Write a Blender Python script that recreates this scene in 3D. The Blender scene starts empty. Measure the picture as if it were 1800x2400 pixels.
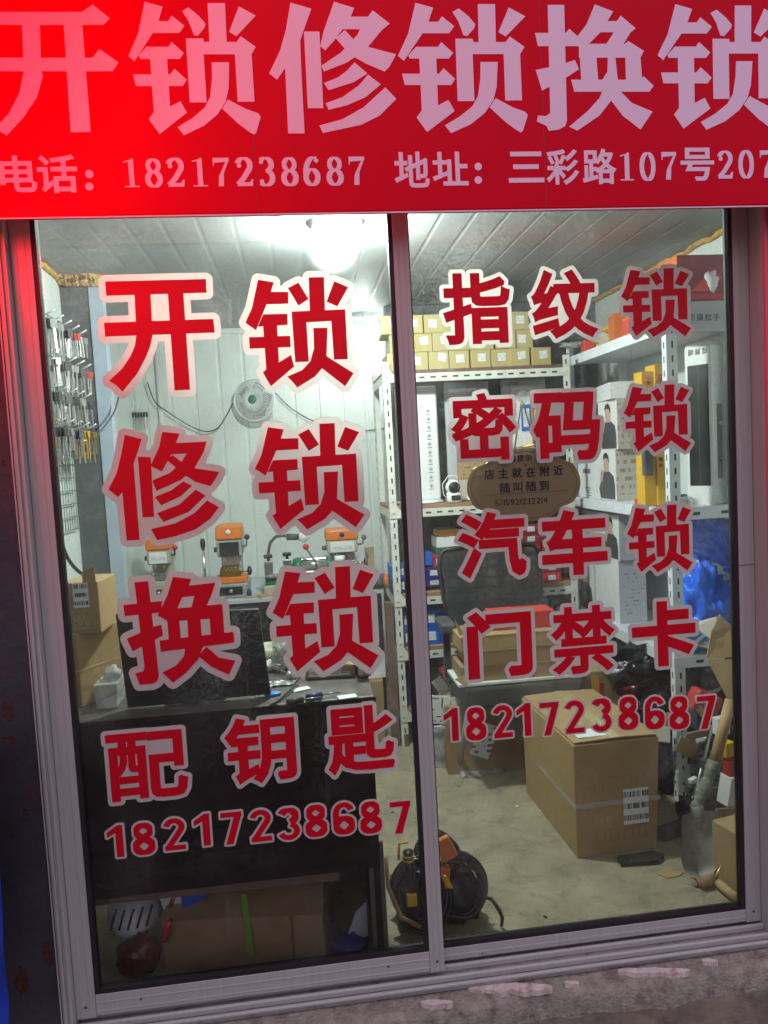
import bpy, bmesh, math, random
from mathutils import Vector, Matrix, noise
from mathutils.geometry import delaunay_2d_cdt
random.seed(7)
S = bpy.context.scene
COL = S.collection

# ---------------------------------------------------------------- camera
F = 1750.0                                   # focal length in pixels of the 1800 x 2400 photograph
CAM = Vector((0.578, -1.863, 1.376))
YAW, PITCH, ROLL = (math.radians(a) for a in (6.51, -4.02, -3.09))
fwd = Vector((math.sin(YAW)*math.cos(PITCH), math.cos(YAW)*math.cos(PITCH), math.sin(PITCH)))
r0 = Vector((math.cos(YAW), -math.sin(YAW), 0)); u0 = r0.cross(fwd)
right = r0*math.cos(ROLL) + u0*math.sin(ROLL)
up = -r0*math.sin(ROLL) + u0*math.cos(ROLL)
cd = bpy.data.cameras.new('camera'); cam = bpy.data.objects.new('camera', cd); COL.objects.link(cam)
cd.sensor_fit = 'HORIZONTAL'; cd.sensor_width = 36; cd.lens = 36*F/1800
cd.clip_start = 0.02; cd.clip_end = 200
cam.matrix_world = Matrix(((right.x, up.x, -fwd.x, CAM.x), (right.y, up.y, -fwd.y, CAM.y), (right.z, up.z, -fwd.z, CAM.z), (0, 0, 0, 1)))
S.camera = cam

# ---------------------------------------------------------------- dusk sky and exposure
W = bpy.data.worlds.new('World'); S.world = W; W.use_nodes = True
nt = W.node_tree; bg = nt.nodes['Background']
sky = nt.nodes.new('ShaderNodeTexSky'); sky.sky_type = 'NISHITA'; sky.sun_disc = False
sky.sun_elevation = math.radians(1.5); sky.sun_rotation = math.radians(200); sky.dust_density = 2.5
mixw = nt.nodes.new('ShaderNodeMix'); mixw.data_type = 'RGBA'; mixw.blend_type = 'MIX'
mixw.inputs['Factor'].default_value = 0.9
nt.links.new(sky.outputs['Color'], mixw.inputs['A'])
mixw.inputs['B'].default_value = (12.8, 10.4, 13.6, 1)       # city night glow: violet
# the glow comes from above; towards the horizon the street is dark
wtc = nt.nodes.new('ShaderNodeTexCoord'); wsp = nt.nodes.new('ShaderNodeSeparateXYZ'); nt.links.new(wtc.outputs['Generated'], wsp.inputs['Vector'])
wmr = nt.nodes.new('ShaderNodeMapRange'); wmr.interpolation_type = 'SMOOTHSTEP'
wmr.inputs['From Min'].default_value = .0; wmr.inputs['From Max'].default_value = .55; wmr.inputs['To Min'].default_value = .07; wmr.inputs['To Max'].default_value = 1
nt.links.new(wsp.outputs['Z'], wmr.inputs['Value'])
wml = nt.nodes.new('ShaderNodeMix'); wml.data_type = 'RGBA'; wml.blend_type = 'MULTIPLY'; wml.inputs['Factor'].default_value = 1
nt.links.new(mixw.outputs['Result'], wml.inputs['A']); nt.links.new(wmr.outputs['Result'], wml.inputs['B'])
nt.links.new(wml.outputs['Result'], bg.inputs['Color'])
bg.inputs['Strength'].default_value = 0.11
S.view_settings.view_transform = 'Standard'; S.view_settings.look = 'None'
S.view_settings.exposure = 0; S.view_settings.gamma = 1
BULB = 900.0                                   # radiance of the shop bulbs
REDW = 18.0                                   # watts of the red LED display
try:
    S.cycles.use_denoising = True
    S.cycles.max_bounces = 8; S.cycles.transparent_max_bounces = 16
    S.cycles.sample_clamp_indirect = 6.0
except Exception:
    pass

# pixel of the photograph -> point on a plane x / y / z = const
def ray(px, py): return fwd + right*((px-900)/F) - up*((py-1200)/F)
def at(px, py, Y): d = ray(px, py); return CAM + d*((Y-CAM.y)/d.y)
def atz(px, py, Z): d = ray(px, py); return CAM + d*((Z-CAM.z)/d.z)
def atx(px, py, X): d = ray(px, py); return CAM + d*((X-CAM.x)/d.x)

# ---------------------------------------------------------------- materials
MATS = {}
def mat(name, col=(.5, .5, .5), rough=.6, spec=.5, *a_, **k_):
    m = mat_(name, col, rough, *a_, **k_); m.node_tree.nodes['Principled BSDF'].inputs['Specular IOR Level'].default_value = spec; return m
def mat_(name, col=(.5, .5, .5), rough=.6, metal=0., var=0., vscale=8., bump=0., bscale=60., emit=None, estr=0., trans=0., coat=0., dirt=None, dscale=4., damt=.5, stretch=None):
    if name in MATS: return MATS[name]
    m = bpy.data.materials.new(name); m.use_nodes = True; t = m.node_tree
    p = t.nodes['Principled BSDF']; p.inputs['Base Color'].default_value = (*col, 1)
    p.inputs['Roughness'].default_value = rough; p.inputs['Metallic'].default_value = metal
    p.inputs['Coat Weight'].default_value = coat
    if emit: p.inputs['Emission Color'].default_value = (*emit, 1); p.inputs['Emission Strength'].default_value = estr
    tc = t.nodes.new('ShaderNodeTexCoord'); src = tc.outputs['Object']
    if stretch:
        mp = t.nodes.new('ShaderNodeMapping'); mp.inputs['Scale'].default_value = stretch
        t.links.new(src, mp.inputs['Vector']); src = mp.outputs['Vector']
    last = None
    if var:
        n = t.nodes.new('ShaderNodeTexNoise'); n.inputs['Scale'].default_value = vscale; n.inputs['Detail'].default_value = 6; n.inputs['Roughness'].default_value = .65
        t.links.new(src, n.inputs['Vector'])
        r = t.nodes.new('ShaderNodeMapRange'); r.inputs['From Min'].default_value = .3; r.inputs['From Max'].default_value = .7
        r.inputs['To Min'].default_value = 1-var; r.inputs['To Max'].default_value = 1+var
        t.links.new(n.outputs['Fac'], r.inputs['Value'])
        mx = t.nodes.new('ShaderNodeMix'); mx.data_type = 'RGBA'; mx.blend_type = 'MULTIPLY'; mx.inputs['Factor'].default_value = 1
        mx.inputs['A'].default_value = (*col, 1); t.links.new(r.outputs['Result'], mx.inputs['B'])
        last = mx.outputs['Result']
        rr = t.nodes.new('ShaderNodeMapRange'); rr.inputs['To Min'].default_value = max(.05, rough-.12); rr.inputs['To Max'].default_value = min(1, rough+.12)
        t.links.new(n.outputs['Fac'], rr.inputs['Value']); t.links.new(rr.outputs['Result'], p.inputs['Roughness'])
    if dirt:
        n = t.nodes.new('ShaderNodeTexNoise'); n.inputs['Scale'].default_value = dscale; n.inputs['Detail'].default_value = 8; n.inputs['Roughness'].default_value = .7
        t.links.new(src, n.inputs['Vector'])
        r = t.nodes.new('ShaderNodeMapRange'); r.inputs['From Min'].default_value = .5; r.inputs['From Max'].default_value = .68
        r.inputs['To Max'].default_value = damt
        t.links.new(n.outputs['Fac'], r.inputs['Value'])
        mx = t.nodes.new('ShaderNodeMix'); mx.data_type = 'RGBA'
        t.links.new(r.outputs['Result'], mx.inputs['Factor'])
        if last: t.links.new(last, mx.inputs['A'])
        else: mx.inputs['A'].default_value = (*col, 1)
        mx.inputs['B'].default_value = (*dirt, 1); last = mx.outputs['Result']
    if last: t.links.new(last, p.inputs['Base Color'])
    if bump:
        n = t.nodes.new('ShaderNodeTexNoise'); n.inputs['Scale'].default_value = bscale; n.inputs['Detail'].default_value = 8
        t.links.new(src, n.inputs['Vector'])
        b = t.nodes.new('ShaderNodeBump'); b.inputs['Strength'].default_value = bump; b.inputs['Distance'].default_value = .01
        t.links.new(n.outputs['Fac'], b.inputs['Height']); t.links.new(b.outputs['Normal'], p.inputs['Normal'])
    if trans:
        o = t.nodes['Material Output']; tr = t.nodes.new('ShaderNodeBsdfTransparent'); ms = t.nodes.new('ShaderNodeMixShader')
        ms.inputs['Fac'].default_value = trans
        t.links.new(p.outputs['BSDF'], ms.inputs[1]); t.links.new(tr.outputs['BSDF'], ms.inputs[2]); t.links.new(ms.outputs['Shader'], o.inputs['Surface'])
    MATS[name] = m; return m

def vinyl(name, col, tl, rough=.4):
    m = bpy.data.materials.new(name); m.use_nodes = True; t = m.node_tree; MATS[name] = m
    p = t.nodes['Principled BSDF']; p.inputs['Base Color'].default_value = (*col, 1); p.inputs['Roughness'].default_value = rough
    p.inputs['Specular IOR Level'].default_value = .3
    tn = t.nodes.new('ShaderNodeBsdfTranslucent'); tn.inputs['Color'].default_value = (*col, 1)
    ms = t.nodes.new('ShaderNodeMixShader'); ms.inputs['Fac'].default_value = tl
    t.links.new(p.outputs['BSDF'], ms.inputs[1]); t.links.new(tn.outputs['BSDF'], ms.inputs[2])
    t.links.new(ms.outputs['Shader'], t.nodes['Material Output'].inputs['Surface']); return m

def glassmat(name, dust, tint=(.93, .97, .95), gloss=1.):
    m = bpy.data.materials.new(name); m.use_nodes = True; t = m.node_tree; MATS[name] = m
    for n in list(t.nodes):
        if n.type == 'BSDF_PRINCIPLED': t.nodes.remove(n)
    tr = t.nodes.new('ShaderNodeBsdfTransparent'); tr.inputs['Color'].default_value = (*tint, 1)
    gl = t.nodes.new('ShaderNodeBsdfGlossy'); gl.inputs['Roughness'].default_value = .03
    fr = t.nodes.new('ShaderNodeFresnel'); fr.inputs['IOR'].default_value = 1.4
    ms = t.nodes.new('ShaderNodeMixShader')
    t.links.new(fr.outputs['Fac'], ms.inputs['Fac']); t.links.new(tr.outputs['BSDF'], ms.inputs[1]); t.links.new(gl.outputs['BSDF'], ms.inputs[2])
    tl = t.nodes.new('ShaderNodeBsdfTranslucent'); tl.inputs['Color'].default_value = (.8, .82, .8, 1)
    df = t.nodes.new('ShaderNodeBsdfDiffuse'); df.inputs['Color'].default_value = (.7, .7, .68, 1)
    md = t.nodes.new('ShaderNodeMixShader'); md.inputs['Fac'].default_value = .7
    t.links.new(df.outputs['BSDF'], md.inputs[1]); t.links.new(tl.outputs['BSDF'], md.inputs[2])
    tc = t.nodes.new('ShaderNodeTexCoord')
    n1 = t.nodes.new('ShaderNodeTexNoise'); n1.inputs['Scale'].default_value = 5; n1.inputs['Detail'].default_value = 5
    n2 = t.nodes.new('ShaderNodeTexNoise'); n2.inputs['Scale'].default_value = 190; n2.inputs['Detail'].default_value = 3
    t.links.new(tc.outputs['Object'], n1.inputs['Vector']); t.links.new(tc.outputs['Object'], n2.inputs['Vector'])
    mp3 = t.nodes.new('ShaderNodeMapping'); mp3.inputs['Rotation'].default_value = (0, .6, 0); mp3.inputs['Scale'].default_value = (45, 1, 1.6)
    n3 = t.nodes.new('ShaderNodeTexNoise'); n3.inputs['Scale'].default_value = 1.4; n3.inputs['Detail'].default_value = 6
    t.links.new(tc.outputs['Object'], mp3.inputs['Vector']); t.links.new(mp3.outputs['Vector'], n3.inputs['Vector'])
    mm = t.nodes.new('ShaderNodeMath'); mm.operation = 'MULTIPLY'; t.links.new(n1.outputs['Fac'], mm.inputs[0]); t.links.new(n2.outputs['Fac'], mm.inputs[1])
    r = t.nodes.new('ShaderNodeMapRange'); r.inputs['From Min'].default_value = .24; r.inputs['From Max'].default_value = .46
    r.inputs['To Min'].default_value = dust*.2; r.inputs['To Max'].default_value = dust*7
    st = t.nodes.new('ShaderNodeMapRange'); st.inputs['From Min'].default_value = .60; st.inputs['From Max'].default_value = .78; st.inputs['To Max'].default_value = .14
    t.links.new(n3.outputs['Fac'], st.inputs['Value'])
    ad = t.nodes.new('ShaderNodeMath'); ad.operation = 'ADD'; t.links.new(mm.outputs['Value'], ad.inputs[0]); t.links.new(st.outputs['Result'], ad.inputs[1])
    t.links.new(ad.outputs['Value'], r.inputs['Value'])
    mo = t.nodes.new('ShaderNodeMixShader'); t.links.new(r.outputs['Result'], mo.inputs['Fac'])
    t.links.new(ms.outputs['Shader'], mo.inputs[1]); t.links.new(md.outputs['Shader'], mo.inputs[2])
    # greasy film: a little of the light is scattered forward, so the lamp gets a halo
    fs = t.nodes.new('ShaderNodeBsdfRefraction'); fs.inputs['IOR'].default_value = 1.16; fs.inputs['Roughness'].default_value = .42; fs.inputs['Color'].default_value = (.95, 1, .98, 1)
    rf = t.nodes.new('ShaderNodeMapRange'); rf.inputs['From Min'].default_value = .3; rf.inputs['From Max'].default_value = .7; rf.inputs['To Min'].default_value = .008; rf.inputs['To Max'].default_value = .034
    t.links.new(n1.outputs['Fac'], rf.inputs['Value'])
    mq = t.nodes.new('ShaderNodeMixShader'); t.links.new(rf.outputs['Result'], mq.inputs['Fac'])
    t.links.new(mo.outputs['Shader'], mq.inputs[1]); t.links.new(fs.outputs['BSDF'], mq.inputs[2]); mo = mq
    t.links.new(mo.outputs['Shader'], t.nodes['Material Output'].inputs['Surface']); return m

def printmat(name, base, ink, lines=9., dens=.5, cols=22., rough=.6):
    """paper or card with rows of small print (read along the object's own x/z or y/z)"""
    m = bpy.data.materials.new(name); m.use_nodes = True; t = m.node_tree; MATS[name] = m
    p = t.nodes['Principled BSDF']; p.inputs['Roughness'].default_value = rough
    tc = t.nodes.new('ShaderNodeTexCoord'); sp = t.nodes.new('ShaderNodeSeparateXYZ'); t.links.new(tc.outputs['Generated'], sp.inputs['Vector'])
    def M(op, a, b=None):
        n = t.nodes.new('ShaderNodeMath'); n.operation = op
        for k, v in enumerate((a, b)):
            if v is None: continue
            if isinstance(v, (int, float)): n.inputs[k].default_value = v
            else: t.links.new(v, n.inputs[k])
        return n.outputs['Value']
    zz = M('MULTIPLY', sp.outputs['Z'], lines); fl = M('FLOOR', zz); frc = M('FRACT', zz)
    row = M('MULTIPLY', M('GREATER_THAN', frc, .3), M('LESS_THAN', frc, .78))
    xx = M('MULTIPLY', M('ADD', sp.outputs['X'], M('MULTIPLY', sp.outputs['Y'], .7)), cols)
    cb = t.nodes.new('ShaderNodeCombineXYZ'); t.links.new(xx, cb.inputs['X']); t.links.new(M('MULTIPLY', fl, 3.7), cb.inputs['Y'])
    n = t.nodes.new('ShaderNodeTexNoise'); n.inputs['Scale'].default_value = 1.; n.inputs['Detail'].default_value = 2
    t.links.new(cb.outputs['Vector'], n.inputs['Vector'])
    ink_f = M('MULTIPLY', row, M('GREATER_THAN', n.outputs['Fac'], 1-dens))
    edge = M('MULTIPLY', M('GREATER_THAN', sp.outputs['Z'], .1), M('LESS_THAN', sp.outputs['Z'], .93))
    mx = t.nodes.new('ShaderNodeMix'); mx.data_type = 'RGBA'; t.links.new(M('MULTIPLY', ink_f, edge), mx.inputs['Factor'])
    mx.inputs['A'].default_value = (*base, 1); mx.inputs['B'].default_value = (*ink, 1)
    t.links.new(mx.outputs['Result'], p.inputs['Base Color']); return m

mat('alu', (.40, .43, .40), .45, metal=.2, var=.05, vscale=3, stretch=(40, 40, 1.2), dirt=(.2, .16, .16), dscale=5, damt=.15)
mat('alu_track', (.30, .29, .29), .4, metal=.4, var=.15, vscale=4, dirt=(.10, .07, .06), dscale=14, damt=.7)
mat('rubber', (.012, .010, .012), .55)
mat('sign_red', (.60, .001, .018), .5, .08, var=.05, vscale=2.)
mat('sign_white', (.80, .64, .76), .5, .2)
mat('rust', (.05, .016, .010), .9, var=.5, vscale=40, bump=.6, bscale=80)
mat('red_glow_fin', (.72, .10, .16), .35)  # jamb fin: reflected red light as base colour
vinyl('letter_red', (.62, .0015, .018), .26)
vinyl('letter_white', (.68, .69, .62), .42)
glassmat('glass', .014); 
mat('steel_dark', (.034, .038, .048), .55, metal=.0, var=.25, vscale=6, dirt=(.07, .02, .015), dscale=3.5, damt=.7, bump=.25, bscale=40)
mat('steel_side', (.20, .18, .22), .45, metal=.3, var=.15, vscale=6)
mat('tarp', (.004, .03, .30), .5, var=.3, vscale=5)
mat('concrete', (.25, .25, .195), .92, var=.3, vscale=30, dirt=(.085, .06, .055), dscale=20, damt=.8, bump=.8, bscale=140)
mat('plaster', (.50, .48, .43), .85, var=.25, vscale=40, dirt=(.28, .16, .13), dscale=30, damt=.8, bump=.4, bscale=60)
mat('ground', (.13, .125, .09), .95, var=.45, vscale=8, dirt=(.05, .035, .03), dscale=14, damt=.7, bump=1., bscale=24)
mat('floor', (.30, .25, .165), .8, var=.28, vscale=5, dirt=(.12, .105, .075), dscale=11, damt=.75, bump=.5, bscale=90)
mat('wall_white', (.66, .70, .67), .38, var=.05, vscale=5, dirt=(.5, .5, .44), dscale=6, damt=.3)
mat('ceiling', (.34, .36, .36), .55, var=.10, vscale=30, dirt=(.36, .34, .33), dscale=3, damt=.5)
mat('wall_dark', (.075, .082, .088), .7, var=.3, vscale=9, dirt=(.16, .17, .17), dscale=30, damt=.5)
mat('wall_side', (.36, .42, .50), .5, var=.08)
mat('foam', (.52, .33, .10), .85, var=.35, vscale=30, bump=1., bscale=70)
mat('rack_cream', (.62, .63, .56), .42, metal=.0, var=.12, vscale=20, dirt=(.35, .30, .22), dscale=25, damt=.4)
mat('rack_white', (.70, .73, .78), .38, metal=.0, var=.06, vscale=12)
mat('slot', (.03, .03, .035), .8)
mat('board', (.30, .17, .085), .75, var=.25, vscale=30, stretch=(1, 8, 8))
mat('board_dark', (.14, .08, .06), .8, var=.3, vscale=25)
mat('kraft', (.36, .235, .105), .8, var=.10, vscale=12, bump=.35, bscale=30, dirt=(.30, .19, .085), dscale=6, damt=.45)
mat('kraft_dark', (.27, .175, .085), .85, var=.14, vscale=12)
mat('kraft_yellow', (.40, .325, .135), .7, var=.08, vscale=15)
mat('tape', (.50, .38, .20), .2, coat=.5)
mat('paper', (.74, .74, .74), .6)
mat('paper_grey', (.42, .43, .46), .6, var=.05)
mat('card_white', (.72, .72, .72), .45, var=.04)
mat('card_beige', (.50, .46, .40), .5, var=.05)
mat('orange_card', (.62, .15, .025), .5, var=.1)
mat('red_card', (.45, .022, .02), .45, var=.12)
mat('red_bright', (.62, .055, .035), .45, var=.08)
mat('red_deep', (.22, .018, .022), .45, var=.15)
mat('blue_card', (.008, .10, .50), .45, var=.1)
mat('navy_card', (.02, .022, .16), .45, var=.12)
mat('sky_blue', (.015, .22, .62), .4)
mat('green', (.012, .14, .075), .45, var=.15)
mat('yellow', (.65, .36, .012), .5, var=.08)
mat('orange', (.66, .17, .015), .42, var=.1, dirt=(.25, .10, .03), dscale=10, damt=.35)
mat('black', (.012, .012, .013), .45, var=.2)
mat('black_gloss', (.008, .008, .009), .22)
mat('desk_dark', (.010, .006, .005), .5, .25, var=.25, vscale=20)
mat('desk_top', (.07, .055, .045), .5, var=.3, vscale=9, dirt=(.26, .22, .17), dscale=7, damt=.55)
mat('grey_plastic', (.30, .31, .32), .45, var=.08)
mat('dark_grey', (.06, .065, .068), .6, var=.15)
mat('dusty_black', (.045, .047, .046), .75, var=.35, vscale=18)
mat('white_plastic', (.74, .76, .78), .3)
mat('cream_metal', (.42, .40, .29), .45, var=.12, dirt=(.2, .17, .1), dscale=12, damt=.5)
mat('silver', (.62, .62, .62), .28, metal=.95, var=.1)
mat('steel', (.42, .42, .42), .35, metal=.9, var=.1)
mat('brass', (.62, .42, .11), .3, metal=.95, var=.1)
mat('gold', (.55, .30, .02), .4, metal=.3)
mat('wood', (.48, .30, .14), .6, var=.2, vscale=8, stretch=(6, 6, 1))
mat('rag', (.20, .21, .15), .9, var=.35, vscale=40, bump=.6, bscale=60)
mat('iron', (.13, .125, .12), .6, metal=.5, var=.3, vscale=20)
mat('red_plastic', (.55, .015, .015), .25)
mat('skin', (.50, .33, .25), .6)
mat('hair', (.03, .025, .022), .6)
mat('cloth', (.05, .05, .055), .7)
mat('clear', (.75, .8, .82), .12, trans=.72)
mat('mesh_back', (.035, .037, .038), .8, trans=.3)
mat('blue_bag', (.010, .16, .88), .12, var=.3, vscale=14, bump=1., bscale=13, trans=.06)
mat('dark_bag', (.014, .012, .014), .2, var=.3, bump=1., bscale=20)
mat('red_bag', (.09, .004, .008), .25, var=.3, bump=1., bscale=22)
mat('clear_bag', (.55, .57, .56), .15, bump=1., bscale=40, trans=.45)
mat('lime', (.10, .30, .01), .5)
mat('pvc', (.66, .67, .62), .4)
mat('wire_grey', (.48, .49, .48), .4, metal=.5)
mat('plate_brown', (.42, .28, .14), .5, var=.04)
mat('ink', (.012, .010, .010), .6)
mat('ink_brown', (.10, .05, .02), .6)
mat('ink_grey', (.12, .12, .13), .6)
mat('lamp_glass', (.8, .82, .8), .15, trans=.3)
mat('bulb', (1, 1, 1), .4, emit=(.93, 1., .97), estr=BULB)
mat('bulb_weak', (1, 1, 1), .4, emit=(.93, 1., .97), estr=BULB*.22)
mat('blade_steel', (.27, .26, .24), .55, metal=.3, var=.3, vscale=18, dirt=(.12, .09, .06), dscale=14, damt=.7)
printmat('label', (.72, .73, .74), (.16, .16, .18), 7, .50)
printmat('label_bar', (.70, .70, .70), (.05, .05, .06), 3, .52, 34)
printmat('card_print', (.43, .44, .47), (.24, .25, .27), 16, .42, 9)
printmat('kraft_print', (.36, .245, .12), (.16, .10, .05), 10, .45, 12)
printmat('icon_print', (.50, .46, .40), (.27, .24, .21), 6, .5, 7)
def M(n): return MATS[n]

# ---------------------------------------------------------------- mesh builder
WL = {}
class MB:
    def __init__(s, mx=None): s.v = []; s.f = []; s.mx = mx; s.sm = []
    def add(s, vs, fs, smooth=False):
        o = len(s.v); mx = s.mx
        s.v += [(mx @ Vector(v)) if mx is not None else Vector(v) for v in vs]
        s.f += [tuple(i+o for i in f) for f in fs]; s.sm += [smooth]*len(fs); return s
    def box(s, x0, y0, z0, x1, y1, z1):
        return s.add([(x0,y0,z0),(x1,y0,z0),(x1,y1,z0),(x0,y1,z0),(x0,y0,z1),(x1,y0,z1),(x1,y1,z1),(x0,y1,z1)],
                     [(3,2,1,0),(4,5,6,7),(0,1,5,4),(1,2,6,5),(2,3,7,6),(3,0,4,7)])
    def obox(s, c, size, R=None):
        c = Vector(c); R = R or Matrix.Identity(3); h = [k/2 for k in size]; vs = []
        for z in (-1, 1):
            for x, y in ((-1,-1),(1,-1),(1,1),(-1,1)): vs.append(c + R @ Vector((x*h[0], y*h[1], z*h[2])))
        return s.add(vs, [(3,2,1,0),(4,5,6,7),(0,1,5,4),(1,2,6,5),(2,3,7,6),(3,0,4,7)])
    def frustum(s, c, size, top, R=None):
        c = Vector(c); R = R or Matrix.Identity(3); vs = []
        for z, k in ((0, 1), (size[2], top)):
            for x, y in ((-1,-1),(1,-1),(1,1),(-1,1)): vs.append(c + R @ Vector((x*size[0]/2*k, y*size[1]/2*k, z)))
        return s.add(vs, [(3,2,1,0),(4,5,6,7),(0,1,5,4),(1,2,6,5),(2,3,7,6),(3,0,4,7)])
    def tube(s, pts, r, n=8, closed=False):
        pts = [Vector(p) for p in pts]; rs = r if isinstance(r, (list, tuple)) else [r]*len(pts); vs = []; fs = []
        prev = None
        for i, p in enumerate(pts):
            a = pts[i-1] if (i > 0 or closed) else p; b = pts[(i+1) % len(pts)] if (i < len(pts)-1 or closed) else p
            t = (b-a).normalized() if (b-a).length > 1e-9 else Vector((0,0,1))
            if prev is None:
                q = Vector((0,0,1)) if abs(t.z) < .9 else Vector((1,0,0)); nn = t.cross(q).normalized()
            else: nn = (prev - t*prev.dot(t)).normalized()
            prev = nn; bb = t.cross(nn)
            for k in range(n):
                an = 2*math.pi*k/n; vs.append(p + (nn*math.cos(an)+bb*math.sin(an))*rs[i])
        m = len(pts)
        for i in range(m if closed else m-1):
            for k in range(n):
                j = (i+1) % m; fs.append((i*n+k, i*n+(k+1)%n, j*n+(k+1)%n, j*n+k))
        if not closed: fs.append(tuple(range(n-1,-1,-1))); fs.append(tuple((m-1)*n+k for k in range(n)))
        return s.add(vs, fs, True)
    def cyl(s, p0, p1, r0, r1=None, n=20): return s.tube([p0, p1], [r0, r0 if r1 is None else r1], n)
    def lathe(s, c, prof, n=24, axis='z', sx=1, sy=1):
        vs = []; fs = []; c = Vector(c)
        for r, h in prof:
            for k in range(n):
                a = 2*math.pi*k/n; x, y = r*math.cos(a)*sx, r*math.sin(a)*sy
                vs.append(c + Vector((x, y, h) if axis == 'z' else ((x, h, y) if axis == 'y' else (h, x, y))))
        for i in range(len(prof)-1):
            for k in range(n): fs.append((i*n+k, i*n+(k+1)%n, (i+1)*n+(k+1)%n, (i+1)*n+k))
        fs.append(tuple(range(n-1,-1,-1))); fs.append(tuple((len(prof)-1)*n+k for k in range(n)))
        return s.add(vs, fs, True)
    def ball(s, c, rx, ry=None, rz=None, n=14, jit=0.):
        ry = ry or rx; rz = rz or rx; vs = []; fs = []; c = Vector(c); m = n//2+1
        for i in range(m+1):
            th = math.pi*i/m
            for k in range(n):
                a = 2*math.pi*k/n; d = Vector((math.sin(th)*math.cos(a), math.sin(th)*math.sin(a), math.cos(th)))
                q = 1+jit*noise.noise(d*2.3 + c*9) + jit*.5*noise.noise(d*6 + c*5) if jit else 1
                vs.append(c + Vector((d.x*rx, d.y*ry, d.z*rz))*q)
        for i in range(m):
            for k in range(n): fs.append((i*n+k, (i+1)*n+k, (i+1)*n+(k+1)%n, i*n+(k+1)%n))
        return s.add(vs, fs, True)
    def prism(s, poly, axis, d0, d1):
        """2D polygon extruded along an axis: axis y -> (x,z), x -> (y,z), z -> (x,y)"""
        n = len(poly); mk = {'y': lambda a, b, d: (a, d, b), 'x': lambda a, b, d: (d, a, b), 'z': lambda a, b, d: (a, b, d)}[axis]
        vs = [mk(a, b, d0) for a, b in poly]+[mk(a, b, d1) for a, b in poly]
        fs = [tuple(range(n)), tuple(range(2*n-1, n-1, -1))]+[(i, i+n, (i+1)%n+n, (i+1)%n) for i in range(n)]
        return s.add(vs, fs)
    def sheet(s, pts, th=.0015, nrm=None):
        """a thin quad or polygon with thickness"""
        pts = [Vector(p) for p in pts]; n = len(pts)
        nn = (pts[1]-pts[0]).cross(pts[2]-pts[0]).normalized()*th
        return s.add(pts+[p+nn for p in pts], [tuple(range(n-1,-1,-1)), tuple(range(n, 2*n))]+[(i, (i+1)%n, (i+1)%n+n, i+n) for i in range(n)])
    def grid(s, fn, nu, nv, smooth=True):
        vs = [fn(i/nu, j/nv) for j in range(nv+1) for i in range(nu+1)]
        fs = [(j*(nu+1)+i, j*(nu+1)+i+1, (j+1)*(nu+1)+i+1, (j+1)*(nu+1)+i) for j in range(nv) for i in range(nu)]
        return s.add(vs, fs, smooth)
    def build(s, name, m, parent=None, bevel=0., seg=2, fixn=True):
        me = bpy.data.meshes.new(name)
        lo = Vector([min(v[k] for v in s.v) for k in range(3)]); hi = Vector([max(v[k] for v in s.v) for k in range(3)])
        L = (lo+hi)/2; 
        if parent is None: L.z = lo.z
        bm = bmesh.new(); vs = [bm.verts.new(v-L) for v in s.v]
        for f, k in zip(s.f, s.sm):
            try: fa = bm.faces.new([vs[i] for i in f]); fa.smooth = k
            except ValueError: pass
        if fixn: bmesh.ops.recalc_face_normals(bm, faces=bm.faces)
        if bevel:
            es = [e for e in bm.edges if len(e.link_faces) == 2 and e.calc_face_angle(0) > .7]
            bmesh.ops.bevel(bm, geom=es, offset=bevel, segments=seg, affect='EDGES', profile=.5, clamp_overlap=True)
        bm.to_mesh(me); bm.free()
        me.materials.append(M(m) if isinstance(m, str) else m)
        o = bpy.data.objects.new(name, me); COL.objects.link(o)
        WL[o] = L
        if parent is not None: o.parent = parent; o.location = L - WL[parent]
        else: o.location = L
        return o

def tag(o, label=None, cat=None, group=None, kind=None):
    if label: o['label'] = label
    if cat: o['category'] = cat
    if group: o['group'] = group
    if kind: o['kind'] = kind
    return o
def thing(name, loc, label, cat, group=None):
    o = bpy.data.objects.new(name, None); o.empty_display_size = .05; COL.objects.link(o); o.location = loc; WL[o] = Vector(loc)
    return tag(o, label, cat, group)
def dup(o, loc, label=None, rz=None, group=None):
    """a copy of a thing with its parts and sub-parts"""
    def cp(a, par):
        c = a.copy(); COL.objects.link(c)
        if par: c.parent = par
        for ch in [k for k in bpy.data.objects if k.parent == a]: cp(ch, c)
        return c
    c = cp(o, None); c.location = loc
    if rz is not None: c.rotation_euler.z = rz
    if label: c['label'] = label
    if group: c['group'] = group
    return c
def RZ(a): return Matrix.Rotation(math.radians(a), 3, 'Z')
def RX(a): return Matrix.Rotation(math.radians(a), 3, 'X')
def RY(a): return Matrix.Rotation(math.radians(a), 3, 'Y')
def MXF(loc, R): return Matrix.Translation(loc) @ R.to_4x4()

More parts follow.
